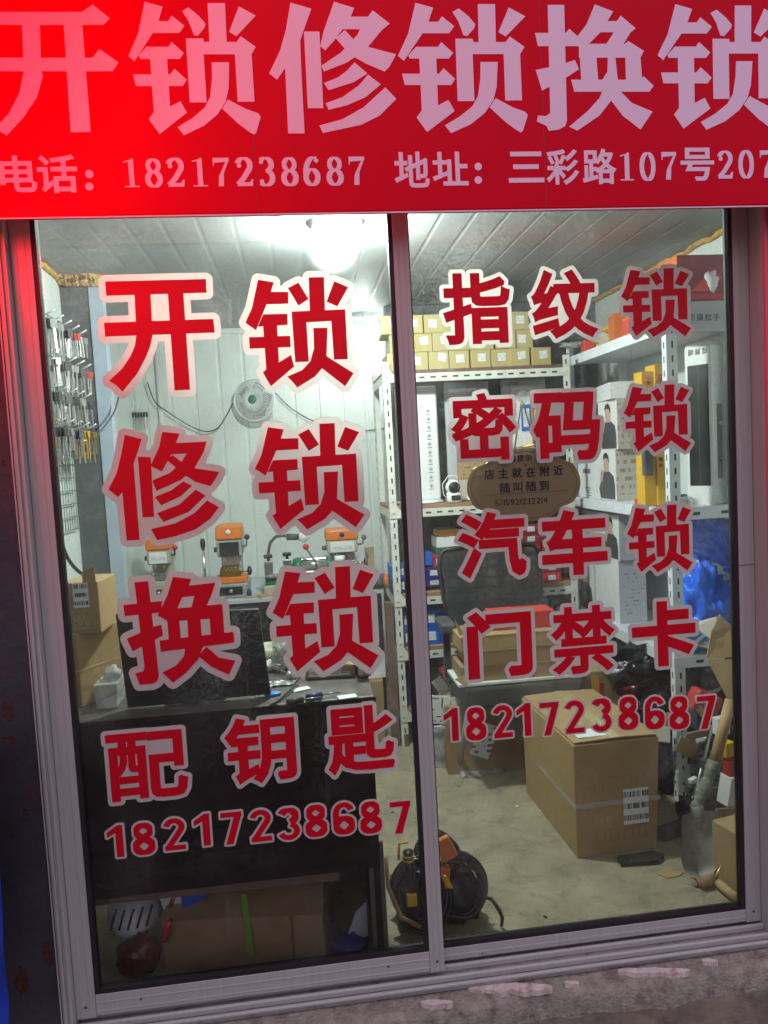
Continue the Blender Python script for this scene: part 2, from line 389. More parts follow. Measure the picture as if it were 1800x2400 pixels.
# ---------------------------------------------------------------- flat lettering
def area2(p): return sum(p[i][0]*p[(i+1)%len(p)][1]-p[(i+1)%len(p)][0]*p[i][1] for i in range(len(p)))
def union(polys):
    """triangles that cover the union of simple polygons"""
    vs = []; fs = []
    for p in polys:
        q = [p[0]]
        for a in p[1:]:
            if (a[0]-q[-1][0])**2+(a[1]-q[-1][1])**2 > 1e-12: q.append(a)
        if len(q) < 3 or abs(area2(q)) < 1e-10: continue
        if area2(q) < 0: q = q[::-1]
        fs.append(list(range(len(vs), len(vs)+len(q)))); vs += [Vector((a[0], a[1])) for a in q]
    r = delaunay_2d_cdt(vs, [], fs, 0, 1e-7)
    return [(v.x, v.y) for v in r[0]], [f for f, o in zip(r[2], r[5]) if o]
def grow(polys, d, miter=True, disc=10):
    """each polygon widened by d all round (sharp corners kept when miter)"""
    out = list(polys)
    for p in polys:
        if area2(p) < 0: p = p[::-1]
        n = len(p)
        nr = []
        for i in range(n):
            a, b = p[i], p[(i+1) % n]; dx, dy = b[0]-a[0], b[1]-a[1]; l = math.hypot(dx, dy) or 1e-9
            nr.append((dy/l, -dx/l))
            out.append([a, (a[0]+dy/l*d, a[1]-dx/l*d), (b[0]+dy/l*d, b[1]-dx/l*d), b])
        for i in range(n):
            n0, n1 = nr[i-1], nr[i]; cr = n0[0]*n1[1]-n0[1]*n1[0]; dt = n0[0]*n1[0]+n0[1]*n1[1]
            if cr <= 0: continue
            a = p[i]
            if miter and dt > -.35:
                k = d/(1+dt); out.append([a, (a[0]+n0[0]*d, a[1]+n0[1]*d), (a[0]+(n0[0]+n1[0])*k, a[1]+(n0[1]+n1[1])*k), (a[0]+n1[0]*d, a[1]+n1[1]*d)])
            elif miter:
                out.append([a, (a[0]+n0[0]*d, a[1]+n0[1]*d), (a[0]+n1[0]*d, a[1]+n1[1]*d)])
            else:
                out.append([(a[0]+d*math.cos(2*math.pi*k/disc), a[1]+d*math.sin(2*math.pi*k/disc)) for k in range(disc)])
    return out
def fill_holes(polys):
    v, f = union(polys); E = {}
    for t in f:
        for i in range(len(t)):
            a, b = t[i], t[(i+1) % len(t)]
            if (b, a) in E: del E[(b, a)]
            else: E[(a, b)] = 1
    nxt = {}
    for a, b in E: nxt.setdefault(a, []).append(b)
    out = []
    while nxt:
        a = next(iter(nxt)); lp = [a]; cur = a
        while cur in nxt:
            b = nxt[cur].pop()
            if not nxt[cur]: del nxt[cur]
            cur = b
            if cur == a: break
            lp.append(cur)
        p = [v[i] for i in lp]
        if len(p) > 2 and area2(p) < 0: out.append(p[::-1])
    return polys+out
def flat(polys, y0, y1, name, m, parent=None):
    """union of polygons in the x/z plane as a thin sheet between y0 (front) and y1"""
    v, f = union(polys); n = len(v); b = MB()
    from collections import Counter
    ec = Counter(); ed = {}
    for t in f:
        for i in range(len(t)):
            e = (t[i], t[(i+1) % len(t)]); k = tuple(sorted(e)); ec[k] += 1; ed[k] = e
    b.add([(x, y0, z) for x, z in v]+[(x, y1, z) for x, z in v], [tuple(t) for t in f]+[(ed[k][0], ed[k][0]+n, ed[k][1]+n, ed[k][1]) for k, c in ec.items() if c == 1])
    return b.build(name, m, parent, fixn=True)
GL = {}
def glyph(ch):
    """outline of one character of the built-in font: triangles and boundary loops, em = 1"""
    if ch in GL: return GL[ch]
    c = bpy.data.curves.new('t', 'FONT'); c.body = ch; c.resolution_u = 3
    o = bpy.data.objects.new('t', c); COL.objects.link(o); bpy.context.view_layer.update()
    me = o.to_mesh(); vs = [(v.co.x, v.co.y) for v in me.vertices]
    tr = [tuple(p.vertices) for p in me.polygons]; o.to_mesh_clear()
    bpy.data.objects.remove(o); bpy.data.curves.remove(c)
    # weld, boundary edges
    key = {}; idx = []; w = []
    for v in vs:
        k = (round(v[0], 4), round(v[1], 4))
        if k not in key: key[k] = len(w); w.append(v)
        idx.append(key[k])
    T = []
    for t in tr:
        t = tuple(idx[i] for i in t)
        if len(set(t)) == len(t): T.append([w[i] for i in t])
    E = {}
    for t in [tuple(idx[i] for i in t) for t in tr]:
        if area2([w[i] for i in t]) < 0: t = t[::-1]
        for i in range(len(t)):
            a, b = t[i], t[(i+1) % len(t)]
            if (b, a) in E: del E[(b, a)]
            else: E[(a, b)] = 1
    nxt = {}
    for a, b in E: nxt.setdefault(a, []).append(b)
    loops = []
    while nxt:
        a = next(iter(nxt)); lp = [a]; cur = a
        while True:
            if cur not in nxt: break
            b = nxt[cur].pop(); 
            if not nxt[cur]: del nxt[cur]
            cur = b
            if cur == a: break
            lp.append(cur)
        if len(lp) > 2: loops.append([w[i] for i in lp])
    GL[ch] = (T, loops); return GL[ch]
def bold(ch, d):
    """triangles of a character thickened by d (em units), corners kept"""
    T, loops = glyph(ch); out = [list(t) for t in T]
    if d <= 0: return out
    for p in loops:
        n = len(p); nr = []
        for i in range(n):
            a, b = p[i], p[(i+1) % n]; dx, dy = b[0]-a[0], b[1]-a[1]; l = math.hypot(dx, dy) or 1e-9; nr.append((dy/l, -dx/l))
            out.append([a, (a[0]+dy/l*d, a[1]-dx/l*d), (b[0]+dy/l*d, b[1]-dx/l*d), b])
        for i in range(n):
            n0, n1 = nr[i-1], nr[i]; cr = n0[0]*n1[1]-n0[1]*n1[0]; dt = n0[0]*n1[0]+n0[1]*n1[1]
            if cr <= 0: continue
            a = p[i]; k = d/(1+dt) if dt > -.4 else 0
            q = [a, (a[0]+n0[0]*d, a[1]+n0[1]*d)]+([(a[0]+(n0[0]+n1[0])*k, a[1]+(n0[1]+n1[1])*k)] if k else [])+[(a[0]+n1[0]*d, a[1]+n1[1]*d)]
            out.append(q)
    return out
def bbox(polys):
    xs = [a[0] for p in polys for a in p]; zs = [a[1] for p in polys for a in p]; return min(xs), min(zs), max(xs), max(zs)
def fit(polys, x0, z0, x1, z1):
    a, b, c, d = bbox(polys); sx = (x1-x0)/(c-a); sz = (z1-z0)/(d-b)
    return [[(x0+(p[0]-a)*sx, z0+(p[1]-b)*sz) for p in q] for q in polys]
def words(txt, d, x, z, h, adv=1.0, scale=1.):
    """a run of characters: list of polygons, left end x, base z, em height h"""
    out = []; cx = x
    for ch in txt:
        if ch == ' ': cx += h*.5; continue
        g = bold(ch, d); a, b, c, e = bbox(g)
        wide = (c-a) if ord(ch) < 1000 else 1.0
        off = -a if ord(ch) < 1000 else 0
        out += [[(cx+(p[0]+off)*h*scale, z+p[1]*h) for p in q] for q in g]
        cx += (wide+.12 if ord(ch) < 1000 else adv)*h*scale
    return out, cx
def arc(cx, cz, rx, rz, a0, a1, n=14): return [(cx+rx*math.cos(math.radians(a0+(a1-a0)*i/n)), cz+rz*math.sin(math.radians(a0+(a1-a0)*i/n))) for i in range(n+1)]
def stroke(path, w, wz=None, closed=False):
    """quads along a path; w the width of upright parts, wz that of level parts"""
    wz = wz or w; n = len(path); L = []; R = []
    for i, p in enumerate(path):
        a = path[i-1] if (i > 0 or closed) else p; b = path[(i+1) % n] if (i < n-1 or closed) else p
        dx, dz = b[0]-a[0], b[1]-a[1]; l = math.hypot(dx, dz) or 1e-9; dx /= l; dz /= l
        k = (w*abs(dz)+wz*abs(dx))/2 if wz != w else w/2
        L.append((p[0]-dz*k, p[1]+dx*k)); R.append((p[0]+dz*k, p[1]-dx*k))
    return [[L[i], R[i], R[(i+1) % n], L[(i+1) % n]] for i in range(n if closed else n-1)]
def digit(c, w=.16, serif=False):
    wz = w*.36 if serif else w*.92
    if c == '1':
        if serif: return [[(.21,0),(.37,0),(.37,1),(.30,1),(.21,.93)], [(.06,.86),(.21,.90),(.32,1),(.21,.94),(.06,.91)], [(.06,0),(.52,0),(.52,.045),(.06,.045)]]
        return [[(.26,0),(.44,0),(.44,1),(.31,1),(.26,.93)], [(.31,1),(.05,.80),(.05,.64),(.28,.78)]]
    if c == '7':
        if serif: return [[(.03,1),(.54,1),(.54,.87),(.03,.82)], [(.03,1),(.075,1),(.06,.72),(.03,.72)], [(.54,.92),(.36,.45),(.34,0),(.17,0),(.20,.35),(.44,.87)]]
        return [[(.02,1),(.54,1),(.54,.845),(.02,.845)], [(.54,.9),(.30,0),(.115,0),(.36,.9)]]
    if c == '0': return stroke(arc(.28,.5,.20 if serif else .19,.48-.0 if serif else .42,0,360,28)[:-1], w, wz, True)
    if c == '8': return stroke(arc(.28,.745,.165,.215 if serif else .18,0,360,22)[:-1], w*.85, wz, True)+stroke(arc(.28,.27,.195,.25 if serif else .195,0,360,22)[:-1], w, wz, True)
    if c == '6':
        if serif: return stroke(arc(.28,.29,.19,.27,0,360,22)[:-1], w, wz, True)+stroke(arc(.36,.40,.27,.575,72,180,12), w, wz)+[[(.42,.97),(.53,.90),(.47,.78),(.36,.86)]]
        return stroke(arc(.28,.285,.195,.21,0,360,22)[:-1], w, wz, True)+stroke(arc(.285,.66,.20,.265,20,180,12)+[(.085,.285)], w)
    if c == '3':
        if serif: return stroke(arc(.25,.755,.19,.22,140,-90,14), w, wz)+stroke(arc(.25,.275,.21,.255,90,-140,14), w, wz)+[arc(.12,.84,.07,.07,0,360,10)[:-1], arc(.11,.16,.075,.075,0,360,10)[:-1]]
        return stroke(arc(.265,.735,.185,.19,155,-75,14), w, wz)+stroke(arc(.265,.28,.205,.21,75,-160,14), w)
    if c == '2':
        if serif: return stroke(arc(.27,.73,.20,.245,165,-35,14)+[(.25,.28),(.06,.06)], w, wz)+[[(.03,0),(.53,0),(.55,.24),(.50,.24),(.44,.13),(.06,.13)], arc(.12,.72,.075,.075,0,360,10)[:-1]]
        return stroke(arc(.275,.72,.19,.20,170,-30,14)+[(.13,.12)], w)+[[(.03,0),(.54,0),(.54,.15),(.03,.15)], [(.03,0),(.03,.1),(.1,.2),(.3,.1)]]

# ================================================================ THE SETTING
CZ = 2.20                                    # ceiling height
LX, RXW, BY = -.35, 2.29, 2.71               # left wall, right wall, back wall
def sheetgrid(name, m, x0, y0, x1, y1, z, amp, sc, n=60, fall=None):
    b = MB()
    def fn(u, v):
        x = x0+(x1-x0)*u; y = y0+(y1-y0)*v
        h = amp*noise.fractal(Vector((x*sc, y*sc, 3.1)), .9, 2.1, 5)
        return (x, y, z + h + (fall(x, y) if fall else 0))
    b.grid(fn, n, n); return b.build(name, m)
g = sheetgrid('ground', 'ground', -3, -6, 5, -.098, -.075, .008, 5, 160)
tag(g, kind='structure', label='brown dirty uneven ground in front of the doorstep')
g = MB().box(-30, -40, -.4, 30, -.02, -.12).build('street', 'ground'); tag(g, kind='structure', label='dark street outside the shop')
f = sheetgrid('floor', 'floor', LX, .03, RXW, BY, 0, .0015, 3, 50); tag(f, kind='structure', label='worn bare concrete floor inside the shop')

# doorstep of rough concrete with broken remains of white plaster
b = MB()
def step(u, v):
    x = -2.2+6.2*u
    e = .022*noise.fractal(Vector((x*3.2, 0, 0)), .9, 2, 4)+.012*noise.noise(Vector((x*14, 2, 0)))
    prof = [(.06, .0), (-.03, .0), (-.055, -.006), (-.088+e, -.010), (-.100+e, -.022), (-.106+e, -.045), (-.115+e, -.10)]
    k = min(int(v*6.0001), 5); t = v*6-k
    y = prof[k][0]*(1-t)+prof[k+1][0]*t; z = prof[k][1]*(1-t)+prof[k+1][1]*t
    return (x, y, z + .0025*noise.fractal(Vector((x*18, y*40, 1)), .9, 2, 3))
b.grid(step, 320, 30)
st = b.build('doorstep', 'concrete'); tag(st, 'rough concrete doorstep with chipped edge below the aluminium doors', 'doorstep')
for (px0, py0, px1, py1, red) in ((1095, 2300, 1295, 2335, 0), (985, 2345, 1062, 2362, 0), (1448, 2268, 1618, 2290, 1), (1645, 2250, 1682, 2262, 0), (1322, 2303, 1358, 2312, 0)):
    a = atz(px0, (py0+py1)/2, -.004); c = atz(px1, (py0+py1)/2, -.004); p = MB(); n = 60
    dy = .03*(py1-py0)/40+.008; up_ = []; lo_ = []
    for i in range(n+1):
        x = a.x+(c.x-a.x)*i/n; t = max(0, math.sin(math.pi*i/n))**.35
        q = noise.noise(Vector((x*40, py0, 0)))*.4+.8+.25*noise.noise(Vector((x*190, py0, 0)))
        yy = a.y+(c.y-a.y)*i/n
        up_.append((x, yy+dy*.5*t*q)); lo_.append((x, yy-dy*.6*t*(noise.noise(Vector((x*33, py0, 5)))*.5+.8+.3*noise.noise(Vector((x*160, py0, 5))))))
    p.prism(up_+lo_[::-1], 'z', -.012, .0025)
    tag(p.build('plaster_patch', 'plaster', st), 'broken white plaster remnant with a pinkish patch')

# interior shell
def profile_wall(name, m, horizontal, a0, a1, pitch, depth, lab, make):
    pts = []; x = a0; 
    while x < a1:
        pts += [(x, 0), (min(x+pitch*.42, a1), 0), (min(x+pitch*.46, a1), depth), (min(x+pitch*.54, a1), depth), (min(x+pitch*.58, a1), 0)]; x += pitch
    pts.append((a1, 0)); q = [pts[0]]
    for p in pts[1:]:
        if p[0]-q[-1][0] > 1e-5 or abs(p[1]-q[-1][1]) > 1e-6: q.append(p)
    return make(q)
def mk_back(q): b = MB(); n = len(q); b.add([(x, BY+d, 0) for x, d in q]+[(x, BY+d, CZ) for x, d in q], [(i, i+1, i+1+n, i+n) for i in range(n-1)]); return b.build('back_wall', 'wall_white', fixn=False)
bw = profile_wall('back_wall', 'wall_white', 1, LX, 1.3, .145, .005, '', mk_back); tag(bw, 'white ribbed panel wall at the back, behind the workbench', 'wall')
MB().box(LX, BY-.016, CZ-.03, 1.3, BY-.002, CZ-.001).build('cove_strip', 'wall_white', bw)
def mk_ceil(q): b = MB(); n = len(q); b.add([(x, .0, CZ+d*(.15 if x > .75 else .05)) for x, d in q]+[(x, BY, CZ+d*(.15 if x > .75 else .05)) for x, d in q], [(i, i+n, i+1+n, i+1) for i in range(n-1)]); return b.build('ceiling', 'ceiling', fixn=False)
ce = profile_wall('ceiling', 'ceiling', 1, LX, RXW, .118, .006, '', mk_ceil); tag(ce, 'grey ribbed metal panel ceiling of the shop', 'ceiling')
tag(MB().box(LX-.05, .04, 0, LX, BY+.05, CZ).build('left_wall', 'wall_white'), 'white panel wall on the left carrying the key display grid', 'wall')
tag(MB().box(RXW, .04, 0, RXW+.05, BY+.05, CZ).build('right_wall', 'wall_white'), 'white panel wall on the right behind the white rack', 'wall')
PX = at(236, 900, 1.42).x
pr = MB().box(LX+.002, 1.42, 0, PX-.02, 1.46, CZ-.012).build('partition', 'wall_dark'); tag(pr, 'dusty dark grey board partition left of the workbench', 'partition')
MB().box(PX-.019, 1.415, 0, PX+.035, 1.47, CZ-.005).build('edge_trim', 'wall_side', pr)
tag(MB().box(1.10, 2.20, 0, RXW-.003, 2.24, CZ-.004).build('partition', 'wall_dark'), 'dark grey board partition behind the back rack', 'partition')
def foam(name, p0, p1, r, lab, n=60, drop=0):
    b = MB(); P0, P1 = Vector(p0), Vector(p1); pts = []; rs = []
    for i in range(n+1):
        p = P0.lerp(P1, i/n); k = noise.fractal(Vector((i*.35, r*90, p.x*3)), .9, 2, 3)
        pts.append(p+Vector((0, 0, k*.012))); rs.append(r*(1+.45*k))
    b.tube(pts, rs, 9); tag(b.build(name, 'foam'), lab, 'foam bead')
foam('foam_bead', (LX, 1.405, CZ-.012), (PX+.03, 1.405, CZ-.018), .03, 'yellow sealing foam bead along the top of the left partition')
foam('foam_bead', (LX+.006, .3, CZ-.008), (LX+.006, 1.40, CZ-.008), .013, 'yellow sealing foam bead between left wall and ceiling')
foam('foam_bead', (RXW-.006, .2, CZ-.006), (RXW-.006, 2.2, CZ-.006), .015, 'yellow sealing foam bead between right wall and ceiling')
tag(MB().box(-3, .03, 2.25, 5, .06, 3.2).build('upper_wall', 'steel_side'), 'wall above the doors, behind the red sign', 'wall')

# outside: steel posts either side, blue tarpaulin
a = at(13, 698, 0); b_ = at(139, 2179, 0)
sp = MB().box(-.9, -.03, -.1, -.074, .10, 3.0).build('steel_post', 'steel_dark', bevel=.004); tag(sp, 'dark blue-grey steel post with rust stains left of the doors', 'post')
for i, (px, py, w_, h_) in enumerate(((18, 1665, 26, 46), (22, 1735, 30, 22), (112, 2235, 24, 60), (60, 1905, 12, 16), (52, 2300, 30, 60), (8, 1085, 8, 14))):
    c = at(px, py, -.0302); q = [(c.x+w_/1900*(1+.7*noise.noise(Vector((i*7, k*.9, 1)))+.5*noise.noise(Vector((i*3, k*2.3, 4))))*math.cos(k*.2618), c.z+h_/1900*(1+.7*noise.noise(Vector((i*5, k*.8, 2)))+.5*noise.noise(Vector((i, k*2.1, 6))))*math.sin(k*.2618)) for k in range(24)]
    MB().prism(q, 'y', -.0306, -.0299).build('rust_stain', 'rust', sp)
MB().box(-.0765, -.036, -.1, -.0735, .02, 2.6).build('bead_strip', 'alu', sp)
tag(MB().box(1.838, -.028, -.1, 2.6, .10, 3.0).build('steel_post', 'steel_side', bevel=.004), 'grey painted steel post at the right edge of the doors', 'post')
b = MB()
TA, TB = at(-14, 1730, -.2), at(20, 2420, -.2)
b.grid(lambda u, v: (TA.x-.5+(.5+(TB.x-TA.x)*(1-v))*u, -.2+.03*math.sin(u*19+v*3)*(1-u)+.015*noise.noise(Vector((u*6, v*5, 0))), TB.z+(TA.z-TB.z)*v*1.05), 40, 30)
tag(b.build('tarpaulin', 'tarp'), 'blue tarpaulin hanging at the lower left edge', 'tarpaulin')

# ================================================================ HEADER SIGN
SY = -.12
sb = at(0, 510, SY).z
sg = MB().box(-1.6, SY, sb, 3.4, SY+.022, 3.05).build('shop_sign', 'sign_red', bevel=.003); tag(sg, 'red shop sign board over the doors with big white Chinese lettering', 'sign')
MB().box(-1.6, SY+.0005, sb-.003, 3.4, SY+.004, sb-.0002).build('edge_strip', 'sign_white', sg)
SEAM = at(590, 480, SY).x
def Z1(pts): return [(at(x/1.8433, y/1.8433, SY).x, at(x/1.8433, y/1.8433, SY).z) for x, y in pts]
LK = [[(625,8),(703,30),(684,92),(727,92),(742,68),(797,112),(775,143),(660,143),(582,265),(555,243),(597,145)],
 [(633,203),(728,203),(742,182),(795,230),(777,255),(606,255),(600,240)],
 [(648,250),(722,250),(735,462),(780,438),(808,487),(690,580),(643,515),(665,485)],
 [(575,322),(735,322),(755,298),(807,345),(790,372),(588,372)],
 [(787,48),(815,33),(860,70),(888,103),(884,120),(855,155),(838,152),(815,92)],
 [(897,14),(972,14),(980,190),(905,190)], [(1032,28),(1105,68),(1022,157),(990,138)],
 [(803,167),(878,167),(882,182),(1022,182),(1040,157),(1105,203),(1087,235),(1100,440),(1027,440),(1015,235),(880,235),(893,443),(820,443)],
 [(915,270),(990,270),(988,380),(975,440),(940,495),(880,545),(795,585),(767,550),(830,512),(885,465),(908,420),(916,340)],
 [(960,470),(985,430),(1060,470),(1115,490),(1127,505),(1107,575),(1098,582),(1080,572),(1030,535)]]
XI = [[(1255,12),(1345,38),(1297,175),(1303,330),(1316,577),(1245,577),(1232,295),(1197,345),(1163,318),(1210,220),(1235,130)],
 [(1313,137),(1380,137),(1397,468),(1330,468)],
 [(1443,8),(1530,35),(1515,73),(1590,73),(1610,45),(1684,103),(1650,130),(1580,215),(1500,270),(1400,310),(1388,285),(1470,230),(1545,150),(1555,127),(1480,127),(1440,180),(1405,218),(1383,200),(1400,130)],
 [(1450,165),(1490,130),(1530,175),(1590,203),(1711,235),(1685,285),(1662,310),(1580,275),(1510,235)],
 [(1532,270),(1587,318),(1530,355),(1420,390),(1400,360),(1460,335),(1500,305)],
 [(1590,323),(1645,365),(1580,420),(1500,455),(1420,475),(1407,447),(1480,420),(1550,370)],
 [(1665,378),(1712,428),(1640,500),(1560,540),(1395,575),(1380,543),(1480,515),(1570,465),(1630,410)]]
HN = [[(707,22),(778,22),(790,520),(783,545),(755,560),(712,566),(702,545),(660,525),(665,500),(700,502),(718,488)],
 [(652,143),(785,143),(800,125),(850,170),(838,200),(665,200)],
 [(655,303),(745,285),(825,260),(842,300),(780,340),(683,392)],
 [(910,20),(990,50),(965,92),(1005,92),(1022,68),(1087,123),(1065,140),(1028,200),(955,200),(992,140),(935,140),(880,195),(845,205),(815,185),(875,105)],
 [(842,190),(1040,190),(1055,178),(1122,220),(1107,250),(842,250)], [(842,190),(913,190),(925,350),(852,350)],
 [(1041,200),(1107,240),(1115,350),(1045,350)], [(967,240),(998,240),(1010,350),(940,350),(965,310)],
 [(808,345),(1103,345),(1122,330),(1165,372),(1145,397),(822,397)],
 [(945,390),(1015,390),(985,430),(930,500),(835,565),(800,548),(880,480),(930,425)], [(970,420),(1018,392),(1070,445),(1160,483),(1108,560),(1030,500)]]
HN = [[(x+1659, y) for x, y in p] for p in HN]
KA = [[(-40,52),(355,52),(400,20),(475,80),(447,108),(-30,108)], [(-60,250),(400,250),(430,212),(512,270),(487,308),(-60,308)],
 [(95,100),(172,100),(178,300),(185,330),(160,420),(100,510),(30,585),(-22,556),(40,490),(85,400),(103,308)], [(275,100),(355,100),(392,570),(306,572)]]
gl = {'开': [Z1(p) for p in KA], '锁': [Z1(p) for p in LK], '修': [Z1(p) for p in XI], '换': [Z1(p) for p in HN]}
def put(ch, bx0, by0, bx1, by1):              # bounding box in the coordinates of the enlarged photograph
    p = Z1([(bx0, by1), (bx1, by0)]); return fit(gl[ch], p[0][0], p[0][1], p[1][0], p[1][1])
for ch, pol in (('开', gl['开']), ('锁', gl['锁']), ('修', gl['修']), ('锁', put('锁', 1659+77, 20, 1659+608, 577)), ('换', gl['换']), ('锁', put('锁', 1659+1190, 26, 1659+1708, 562))):
    flat(pol, SY-.0007, SY-.0001, 'letter', 'sign_white', sg)
def small(txt, px, py, hpx, d, parent, y, m, adv=1.0, scale=1.):
    """a line of small writing; px,py = left end of the base line"""
    p = at(px, py, y); h = (at(px, py-hpx, y)-p).length
    pol, x = words(txt, d, p.x, p.z, h, adv, scale); return flat(pol, y-.0018, y-.0002, 'lettering', m, parent)
def cjk(txt, boxes, d, parent, y, m, name='letter'):
    for ch, (x0, y0, x1, y1) in zip(txt, boxes):
        a = at(x0, y1, y); c = at(x1, y0, y); flat(fit(bold(ch, d), a.x, a.z, c.x, c.z), y-.0007, y-.0001, name, m, parent)
k = 1.8433
def zb(x0, y0, x1, y1, ox=0): return (x0/k+ox, y0/k, x1/k+ox, y1/k)
cjk('电话', [zb(5, 672, 152, 832), zb(168, 668, 328, 835)], .022, sg, SY, 'sign_white')
cjk('地址三彩路号', [zb(48, 655, 192, 812, 900), zb(212, 655, 360, 803, 900), zb(540, 655, 688, 790, 900), zb(703, 645, 840, 800, 900), zb(860, 642, 1002, 797, 900), zb(1283, 638, 1424, 782, 900)], .022, sg, SY, 'sign_white')
for (x, y1_, y2, ox) in ((386, 752, 806, 0), (407, 720, 778, 900)):
    pol = []
    for yy in (y1_, y2):
        c = at(x/k+ox, yy/k, SY); pol.append(arc(c.x, c.z, .0088, .0088, 0, 360, 14)[:-1])
    flat(pol, SY-.0007, SY-.0001, 'colon', 'sign_white', sg)
def digits(txt, cs, m, serif, w, hw, y, parent, name='digit'):
    for ch, (x, y0, y1) in zip(txt, cs):
        a = at(x, y1, y); c = at(x, y0, y); h = c.z-a.z; q = digit(ch, w, serif)
        pol = [[(a.x+(p[0]-.28)*h*hw, a.z+p[1]*h) for p in s] for s in q]
        flat(pol, y-.0007, y-.0001, name, m, parent)
xs = [571, 668, 763, 867, 960, 1060, 1156, 1255, 1350, 1450, 1545]
digits('18217238687', [(x/k, (686-i*.9)/k, (809-i*1.0)/k) for i, x in enumerate(xs)], 'sign_white', True, .17, 1.12, SY, sg)
digits('107', [(1050/k+900, 660/k, 780/k), (1140/k+900, 660/k, 780/k), (1232/k+900, 657/k, 777/k)], 'sign_white', True, .15, 1.12, SY, sg)
digits('207', [(1475/k+900, 653/k, 772/k), (1565/k+900, 651/k, 770/k), (1655/k+900, 650/k, 768/k)], 'sign_white', True, .15, 1.12, SY, sg)

for px in (590, 1272):
    xx = at(px, 250, SY).x; MB().box(xx-.0006, SY-.0003, sb+.001, xx+.0006, SY+.001, 3.0).build('seam', 'red_deep', sg)
# unseen sheet added above the left end of the sign to block sky light
blk = MB().prism([(-.13, 2.76), (-1.15, 2.47), (-1.15, 2.44), (-.13, 2.73)], 'x', -2.4, .42).build('sky_blocker', 'steel_dark'); tag(blk, 'added unseen dark sheet keeping sky light off the left end of the sign', 'sky_blocker')
# red LED display of the shop, hung left of the sign and turned towards it
lx, ly, lz = -.44, -.55, 2.26
led = thing('led_display', (lx, ly, lz), 'red LED message display hung to the left, glowing onto the sign', 'display')
MB(MXF((lx, ly, lz), RZ(-24))).box(-.31, -.0, -.38, .31, -.05, .36).build('housing', 'black', led, bevel=.004)  # oversized unseen housing, made large to block sky light from the sign
mat('led_red', (.1, .0, .0), .4, emit=(1, .0, .0), estr=1.5)
b = MB(MXF((lx, ly, lz), RZ(-24)))
for i in range(36):
    for j in range(34):
        if (i*7+j*5+i*j) % 3: b.box(-.292+i*.0165, .0005, -.345+j*.0205, -.284+i*.0165, .003, -.337+j*.0205)
b.build('lit_dots', 'led_red', led)
ld = bpy.data.lights.new('led_glow', 'AREA'); ld.shape = 'RECTANGLE'; ld.spread = math.radians(145); ld.size = .56; ld.size_y = .64; ld.color = (1, .0, .012); ld.energy = REDW
lo = bpy.data.objects.new('led_glow', ld); COL.objects.link(lo); lo.parent = led
lo.location = RZ(-24) @ Vector((0, .012, 0)); lo.rotation_euler = (RZ(-24) @ RX(90)).to_euler()

# ================================================================ ALUMINIUM SLIDING DOORS
ZT = 2.08
fr = thing('door_frame', (.86, .0, 0), 'aluminium outer frame with jambs and bottom track round both doors', 'door frame')
b = MB().box(-.072, -.034, .0, -.047, .06, ZT+.1).box(-.0665, -.040, .0, -.0600, -.033, ZT+.1).box(-.0535, -.040, .0, -.0475, -.033, ZT+.1); b.build('jamb', 'alu', fr, bevel=.0012)
b = MB().box(1.797, -.034, .0, 1.836, .06, ZT+.1).box(1.815, -.040, .0, 1.820, -.033, ZT+.1); b.build('jamb', 'alu', fr, bevel=.0012)
MB().box(1.797, -.048, .026, 1.8045, -.0345, ZT+.1).build('red_lit_fin', 'red_glow_fin', fr, bevel=.002)  # red light reflected along the jamb, put into the fin colour
b = MB().box(-.047, -.052, .002, 1.797, .06, .010)
b.build('bottom_track', 'alu_track', fr, bevel=.001)
b = MB()
for y in (-.054, -.034, .006, .045): b.box(-.047, y, .0102, 1.797, y+.010, .027 if y > -.05 else .019)
b.build('track_rail', 'alu', fr, bevel=.003)
MB().box(-.072, -.034, ZT, 1.836, .06, ZT+.06).build('head_rail', 'alu', fr)
